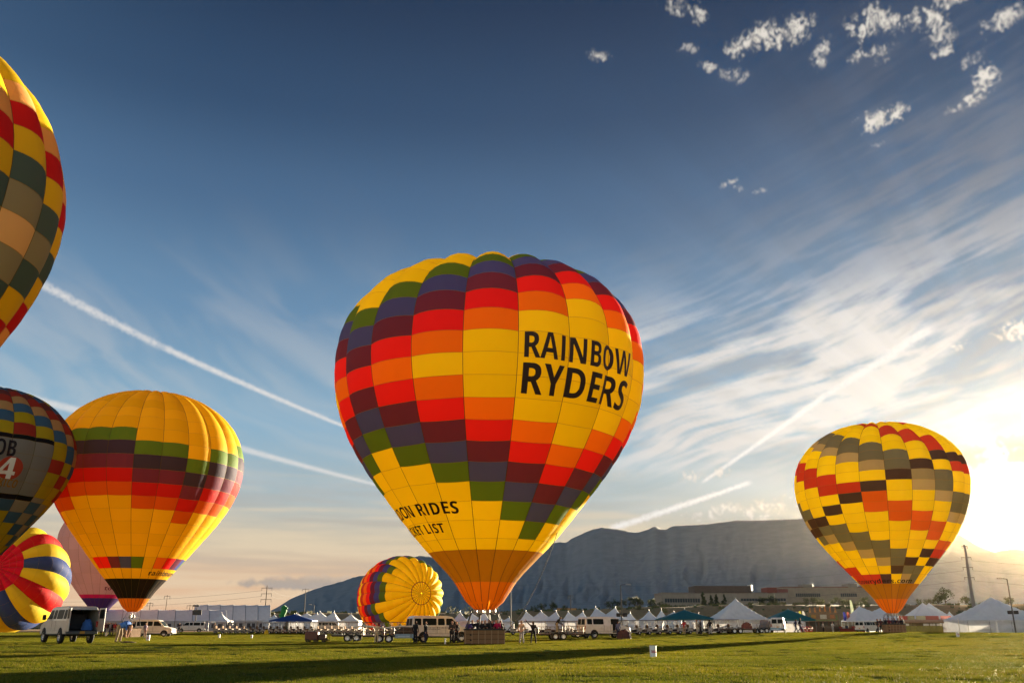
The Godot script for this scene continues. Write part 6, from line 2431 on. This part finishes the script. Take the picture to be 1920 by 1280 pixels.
	tag(obj("crown_line", cr, M.rubber), "dark rope hanging in a curve from the right side of the rainbow diamond balloon", "rope")

	# buildings on the bank
	var b1 := building("long low tan building with a dark upper storey and a bright end, on the bank", 1242, 1478, 1129, 1112, 560, 30.0, Color(0.27, 0.22, 0.17), Color(0.22, 0.18, 0.14), [[0.02, 0.30, 0.50, 0.72, 14], [0.62, 0.98, 0.58, 0.72, 16]])
	block_on(b1, 1303, 1408, 1098, 1111, 560, 20.0, Color(0.12, 0.085, 0.065), "upper_storey")
	bright_end(b1, 1408.5, 1417, 1096, 1107, 560)
	block_on(b1, 1439, 1456, 1101, 1111, 560, 14.0, Color(0.20, 0.06, 0.045), "red_block")
	var b2 := building("long pale building with red parapet and rooftop boxes, behind the right balloon", 1471, 1640, 1126, 1101, 590, 34.0, Color(0.28, 0.23, 0.17), Color(0.18, 0.07, 0.05), [[0.13, 0.40, 0.62, 0.76, 12], [0.62, 0.80, 0.62, 0.76, 8]])
	block_on(b2, 1461, 1477, 1104, 1119, 588, 12.0, Color(0.20, 0.075, 0.06), "red_block")
	block_on(b2, 1507, 1523, 1095, 1101, 590, 12.0, Color(0.22, 0.20, 0.17), "rooftop_box")
	bright_end(b2, 1523.5, 1530, 1094, 1101, 590)
	block_on(b2, 1591, 1607, 1094, 1101, 590, 12.0, Color(0.22, 0.20, 0.17), "rooftop_box")
	bright_end(b2, 1607.5, 1612, 1093, 1100, 590)
	building("low shed on the bank with sunlight painted orange, left of the twin peaked tents", 1046, 1082, 1147, 1142, 430, 8.0, Color(0.62, 0.30, 0.10), Color(0.55, 0.26, 0.08), [])  # orange wall and parapet colours stand for low sunlight on a plain wall

	# trees
	var dark := Color(0.045, 0.055, 0.022)
	var olive := Color(0.085, 0.085, 0.03)
	for q in [[1322, 24, 10.5], [1337, 20, 8.6], [1347, 21, 8.8], [1361, 21, 8.8]]:
		pass
	tree("tallest and leftmost of four dark conifers before the tan building", 1322, 470, 8.6, 4.0, "conifer", dark)
	tree("second of four dark conifers before the tan building, the shortest", 1337, 472, 6.8, 3.4, "conifer", dark)
	tree("third of four dark conifers before the tan building", 1347, 470, 7.2, 3.4, "conifer", dark)
	tree("rightmost of four dark conifers before the tan building", 1362, 472, 7.2, 3.6, "conifer", dark)
	for q in [[1146, 425, 4.0, 6.5, "round olive tree left of the lamp post on the bank"], [1160, 425, 4.8, 7.0, "olive tree just behind the loudspeaker lamp post"], [1182, 425, 5.2, 8.0, "wide olive tree right of the loudspeaker lamp post"], [1198, 428, 6.5, 6.0, "taller olive tree right of the wide one on the bank"], [1222, 430, 5.0, 6.0, "dark tree left of the parked white car on the bank"],
		[1240, 440, 3.4, 9.0, "low olive tree before the left end of the tan building"], [1434, 470, 5.6, 8.0, "leafy tree before the right end of the tan building"], [1452, 470, 6.2, 8.0, "leafy tree before the red block of the buildings"], [1528, 468, 5.6, 10.5, "wide leafy tree before the pale building, left"], [1545, 466, 4.6, 7.0, "smaller leafy tree before the pale building"],
		[1578, 468, 5.6, 11.0, "wide leafy tree before the pale building, centre"], [1597, 468, 4.6, 8.0, "leafy tree before the pale building beside the right balloon"], [1625, 468, 5.6, 9.0, "leafy tree half hidden by the right balloon"], [1780, 440, 8.8, 9.4, "large round tree on the bank left of the steel pylon"], [1766, 440, 5.4, 5.0, "golden tree touching the large round tree"],
		[1818, 440, 5.0, 6.0, "open golden tree just left of the steel pylon"], [1735, 430, 3.4, 9.0, "low shrubby tree right of the right balloon"], [1752, 432, 4.0, 6.5, "dark low tree left of the large round tree"], [1900, 440, 4.4, 6.0, "golden tree behind the lamp post at the right edge"], [1002, 415, 3.0, 4.5, "small round tree above the three peaked tent, left"], [1016, 415, 3.8, 5.6, "round tree above the three peaked tent"], [1038, 415, 4.2, 5.0, "round tree left of the low shed"], [1060, 420, 2.6, 5.0, "low tree behind the low shed"]]:
		tree(q[4], q[0], q[1], q[2] + 0.5, q[3], "broad_tree", dark.lerp(olive, rng.randf_range(0.2, 1.0)))
	for q in [[1268, 10.0, "long dry hedge bush before the tan building, left"], [1286, 9.0, "dark hedge bush before the tan building"], [1302, 8.0, "hedge bush left of the four conifers"], [1395, 7.0, "dry bush right of the four conifers"], [1412, 7.0, "dry bush below the bright end of the tan building"], [1500, 6.0, "small bush below the red block"], [1855, 6.0, "small golden bush right of the steel pylon"], [1880, 6.0, "small golden bush left of the edge lamp post"], [880, 9.0, "dark bush behind the burner frame of the central basket"], [905, 9.0, "green bush behind the central basket uprights"], [925, 8.0, "green bush right of the central basket uprights"], [845, 9.0, "dark bush left of the central basket"]]:
		tree(q[2], q[0], 405 if q[0] < 960 else 462, 2.6 if q[0] > 960 else 3.4, q[1], "shrub", dark.lerp(olive, rng.randf()))

	# things on the grass
	bucket("nearest white marker bucket reading M4, on the foreground grass", 1225, 45, 0.53, true)
	bucket("white marker bucket before the white van on the left", 276, 84, 0.52, true)
	bucket("white marker bucket at the left end of the cart row", 410, 108, 0.42, false)
	bucket("low white marker bucket before the middle of the left cart row", 471, 106, 0.38, true)
	bucket("small white bucket behind the silver van", 198, 128, 0.45, false)
	bucket("white marker bucket before the draped tent, far right", 1798, 99, 0.55, true)
	heap("dark_bundle", "dark round bundle of cloth before the van with the open door", "bundle", spot(1171, 96), Vector3(1.4, 0.95, 1.2), Color(0.06, 0.035, 0.035), 91)
	heap("balloon_bag", "dark flat heap of cloth at the feet of the bending man", "bundle", spot(238, 63), Vector3(1.1, 0.14, 0.7), Color(0.045, 0.03, 0.022), 92)
	heap("blue_bag", "round blue bag in the open rear of the silver van", "bag", hold, Vector3(0.66, 0.66, 0.6), Color(0.04, 0.12, 0.36), 93)
	heap("wicker_heap", "brown wicker heap on the flat trailer beside the white van", "bundle", spot(760, 80, 0.63), Vector3(1.7, 0.75, 1.2), Color(0.09, 0.06, 0.04), 94)
	heap("red_brown_heap", "red brown heap on the trailer below the big pole tent", "bundle", spot(1402, 126, 0.63), Vector3(1.5, 0.8, 1.2), Color(0.20, 0.07, 0.045), 95)
	heap("grey_bundle", "grey tied bundle on the blue cargo trailer", "bundle", spot(1436, 130, 0.63), Vector3(1.6, 1.25, 1.4), Color(0.20, 0.17, 0.16), 96)
	heap("yellow_bag", "round yellow bag before the left cart row", "bag", spot(499, 148), Vector3(0.75, 0.7, 0.7), Color(0.50, 0.38, 0.03), 97)
	var ho := MB.new()
	ho.col = Color(0.62, 0.58, 0.48)
	var hp := []
	for i in 19:
		var f := i / 18.0
		hp.append(spot(lerpf(662, 770, f), 78.6, 1.28 + 0.07 * sin(f * 9.0)))
	ho.tube(hp, [0.06], 8)
	tag(obj("white_hose", ho, M.cloth), "long white rolled cloth stretched over the flat trailer", "rolled cloth")
	for q in [[651, 75.5, "left"], [770, 79.4, "right"]]:
		var st := MB.new()
		st.col = Color(0.10, 0.08, 0.06)
		st.bar(Vector3(), Vector3(0, 1.28, 0), 0.025)
		var o := obj("prop_post", st, M.wood)
		o.position = spot(662 if q[2] == "left" else 770, 78.6)
		tag(o, "thin prop under the %s end of the long white rolled cloth" % q[2], "post", "props under the rolled cloth")
	# inflation fan cart, dark maroon
	var fc := thing("fan_cart", "dark maroon fan cart on small wheels, left of the trailers", "fan cart", spot(594, 80), 0.05)
	var hs := MB.new()
	hs.col = Color(0.085, 0.02, 0.018)
	hs.cbox(Vector3(-0.45, 0.52, 0), Vector3(1.1, 0.72, 1.0), 0.06)
	obj("housing", hs, M.paint, fc)
	var en := MB.new()
	en.col = Color(0.05, 0.02, 0.018)
	en.cbox(Vector3(0.42, 0.42, 0), Vector3(0.62, 0.46, 0.7), 0.06)
	en.bar(Vector3(0.6, 0.5, 0.1), Vector3(0.95, 0.12, 0.1), 0.05)
	obj("engine", en, M.paint, fc)
	var hd := MB.new()
	hd.col = Color(0.06, 0.03, 0.025)
	for sd in [-0.4, 0.4]:
		hd.tube([Vector3(0.75, 0.3, sd), Vector3(0.98, 0.55, sd), Vector3(0.99, 0.12, sd)], [0.025], 5)
	obj("handle", hd, M.steel, fc)
	for x in [-0.75, -0.1, 0.6]:
		for sd in [-1.0, 1.0]:
			var w := MB.new()
			w.col = Color(0.03, 0.02, 0.02)
			w.lathe([Vector2(0.05, -0.06), Vector2(0.15, -0.05), Vector2(0.15, 0.05), Vector2(0.05, 0.06)], 12, Vector3(x, 0.15, sd * 0.45), Basis(Vector3.RIGHT, PI / 2))
			obj("wheel", w, M.rubber, fc)
	# red inflation fans
	for q in [[1507, 134, "left"], [1514, 135, "middle"], [1521, 134, "right"]]:
		var t := thing("inflation_fan", q[2] + " one of three red inflation fans beside the walking people", "fan", spot(q[0], q[1]), 0.3, "red inflation fans")
		var r := MB.new()
		r.col = Color(0.45, 0.03, 0.02)
		var ring := []
		for i in 21:
			var an := TAU * i / 20.0
			ring.append(Vector3(cos(an) * 0.36, 0.46 + sin(an) * 0.36, 0))
		r.tube(ring, [0.05], 6, false)
		obj("shroud", r, M.paint, t)
		for k in 4:
			var bl := MB.new()
			bl.col = Color(0.25, 0.05, 0.03)
			bl.cbox(Vector3(0, 0.46, 0) + Basis(Vector3.BACK, k * PI / 2) * Vector3(0.17, 0, 0), Vector3(0.30, 0.10, 0.02), 0.005, Basis(Vector3.BACK, k * PI / 2) * Basis(Vector3.RIGHT, 0.5))
			obj("blade", bl, M.paint, t)
		var mo := MB.new()
		mo.col = Color(0.20, 0.02, 0.015)
		mo.cbox(Vector3(0, 0.36, -0.22), Vector3(0.34, 0.34, 0.34), 0.04)
		mo.bar(Vector3(-0.25, 0.1, 0), Vector3(-0.25, 0.0, 0.2), 0.03)
		mo.bar(Vector3(0.25, 0.1, 0), Vector3(0.25, 0.0, 0.2), 0.03)
		obj("motor", mo, M.paint, t)
	# green inflatable above the tents, left
	var gi := thing("inflatable_figure", "tall green inflatable figure behind the dark blue canopy", "inflatable", spot(528, 246))
	var gm := MB.new()
	gm.col = Color(0.015, 0.17, 0.04)
	gm.tube([Vector3(0, 0, 0), Vector3(-0.3, 2.6, 0), Vector3(-0.1, 4.0, 0), Vector3(0.2, 5.0, 0), Vector3(0.1, 6.0, 0), Vector3(0.0, 6.4, 0)], [0.7, 0.75, 0.65, 0.8, 0.7, 0.2], 14)
	gm.tube([Vector3(0.1, 5.4, 0), Vector3(0.8, 5.7, 0.1), Vector3(1.15, 5.7, 0.1)], [0.55, 0.45, 0.2], 10)
	gm.tube([Vector3(-0.2, 3.4, 0), Vector3(-0.9, 3.9, 0.1), Vector3(-1.1, 4.3, 0.1)], [0.3, 0.25, 0.12], 8)
	obj("body", gm, M.tent_cloth, gi)
	# white posts
	for q in [[834.5, 74.6, 0.45, "short white stake at the rear wheel of the white van"], [1801, 166, 2.6, "white post at the left corner of the big draped tent"]]:
		var m := MB.new()
		m.col = Color(0.72, 0.68, 0.60)
		m.cbox(Vector3(0, q[2] / 2, 0), Vector3(0.12, q[2], 0.12), 0.02)
		var o := obj("white_post", m, M.paint)
		o.position = spot(q[0], q[1])
		tag(o, q[3], "post")
	# cars parked along the top of the bank
	var k := 0
	for q in [[1220, 432, 0.4, "white", "left of the tan building"], [1302, 452, 0.5, "white", "below the hedge"], [1311, 452, 0.3, "grey", "below the hedge"], [1340, 454, 0.5, "white", "below the conifers"], [1400, 454, 0.3, "grey", "below the dry bush"], [1448, 455, 0.4, "white", "below the leafy trees"], [1488, 455, 0.5, "white", "below the red block"], [1522, 455, 0.4, "white", "before the wide tree"], [1575, 455, 0.4, "grey", "before the pale building"], [1708, 446, 0.5, "white", "right of the right balloon"], [1750, 446, 0.5, "white", "left of the large round tree"], [1800, 446, 0.5, "white", "between the round tree and the pylon"], [1845, 446, 0.4, "white", "right of the pylon"], [1900, 446, 0.5, "white", "behind the edge lamp post"]]:
		var c := thing("parked_car", "%s car parked on the bank %s" % [q[3], q[4]] + ("" if k != 2 else ", the darker of two"), "car", spot(q[0], q[1]), rng.randf_range(-0.2, 0.2), "cars parked on the bank")
		k += 1
		var b := MB.new()
		var g: float = q[2]
		b.col = Color(g, g, g * 0.98)
		b.slab(PackedVector2Array([Vector2(-2.2, 0.3), Vector2(2.2, 0.3), Vector2(2.25, 0.7), Vector2(1.3, 0.88), Vector2(0.7, 1.38), Vector2(-1.0, 1.42), Vector2(-1.8, 0.95), Vector2(-2.25, 0.9)]), 1.7, Transform3D(Basis(), Vector3(0, 0, -0.85)))
		obj("body", b, M.paint, c)
		for w in [[-0.9, -0.1], [0.0, 0.75]]:
			var gl := MB.new()
			gl.col = Color(0.02, 0.022, 0.025)
			gl.slab(PackedVector2Array([Vector2(w[0], 0.92), Vector2(w[1] + 0.2, 0.92), Vector2(w[1] - 0.1, 1.30), Vector2(w[0], 1.32)]), 0.02, Transform3D(Basis(), Vector3(0, 0, 0.85)))
			obj("window", gl, M.glass_dark, c)
		for x in [-1.35, 1.35]:
			for sd in [-1.0, 1.0]:
				var wl := MB.new()
				wl.col = Color(0.02, 0.02, 0.02)
				wl.lathe([Vector2(0.1, -0.1), Vector2(0.31, -0.1), Vector2(0.31, 0.1), Vector2(0.1, 0.1)], 12, Vector3(x, 0.31, sd * 0.8), Basis(Vector3.RIGHT, PI / 2))
				obj("wheel", wl, M.rubber, c)


func _ready() -> void:
	rng.seed = 20
	set_view()
	make_land()
	make_field()
	make_balloons()
	make_vehicles()
	make_people()
	make_site()
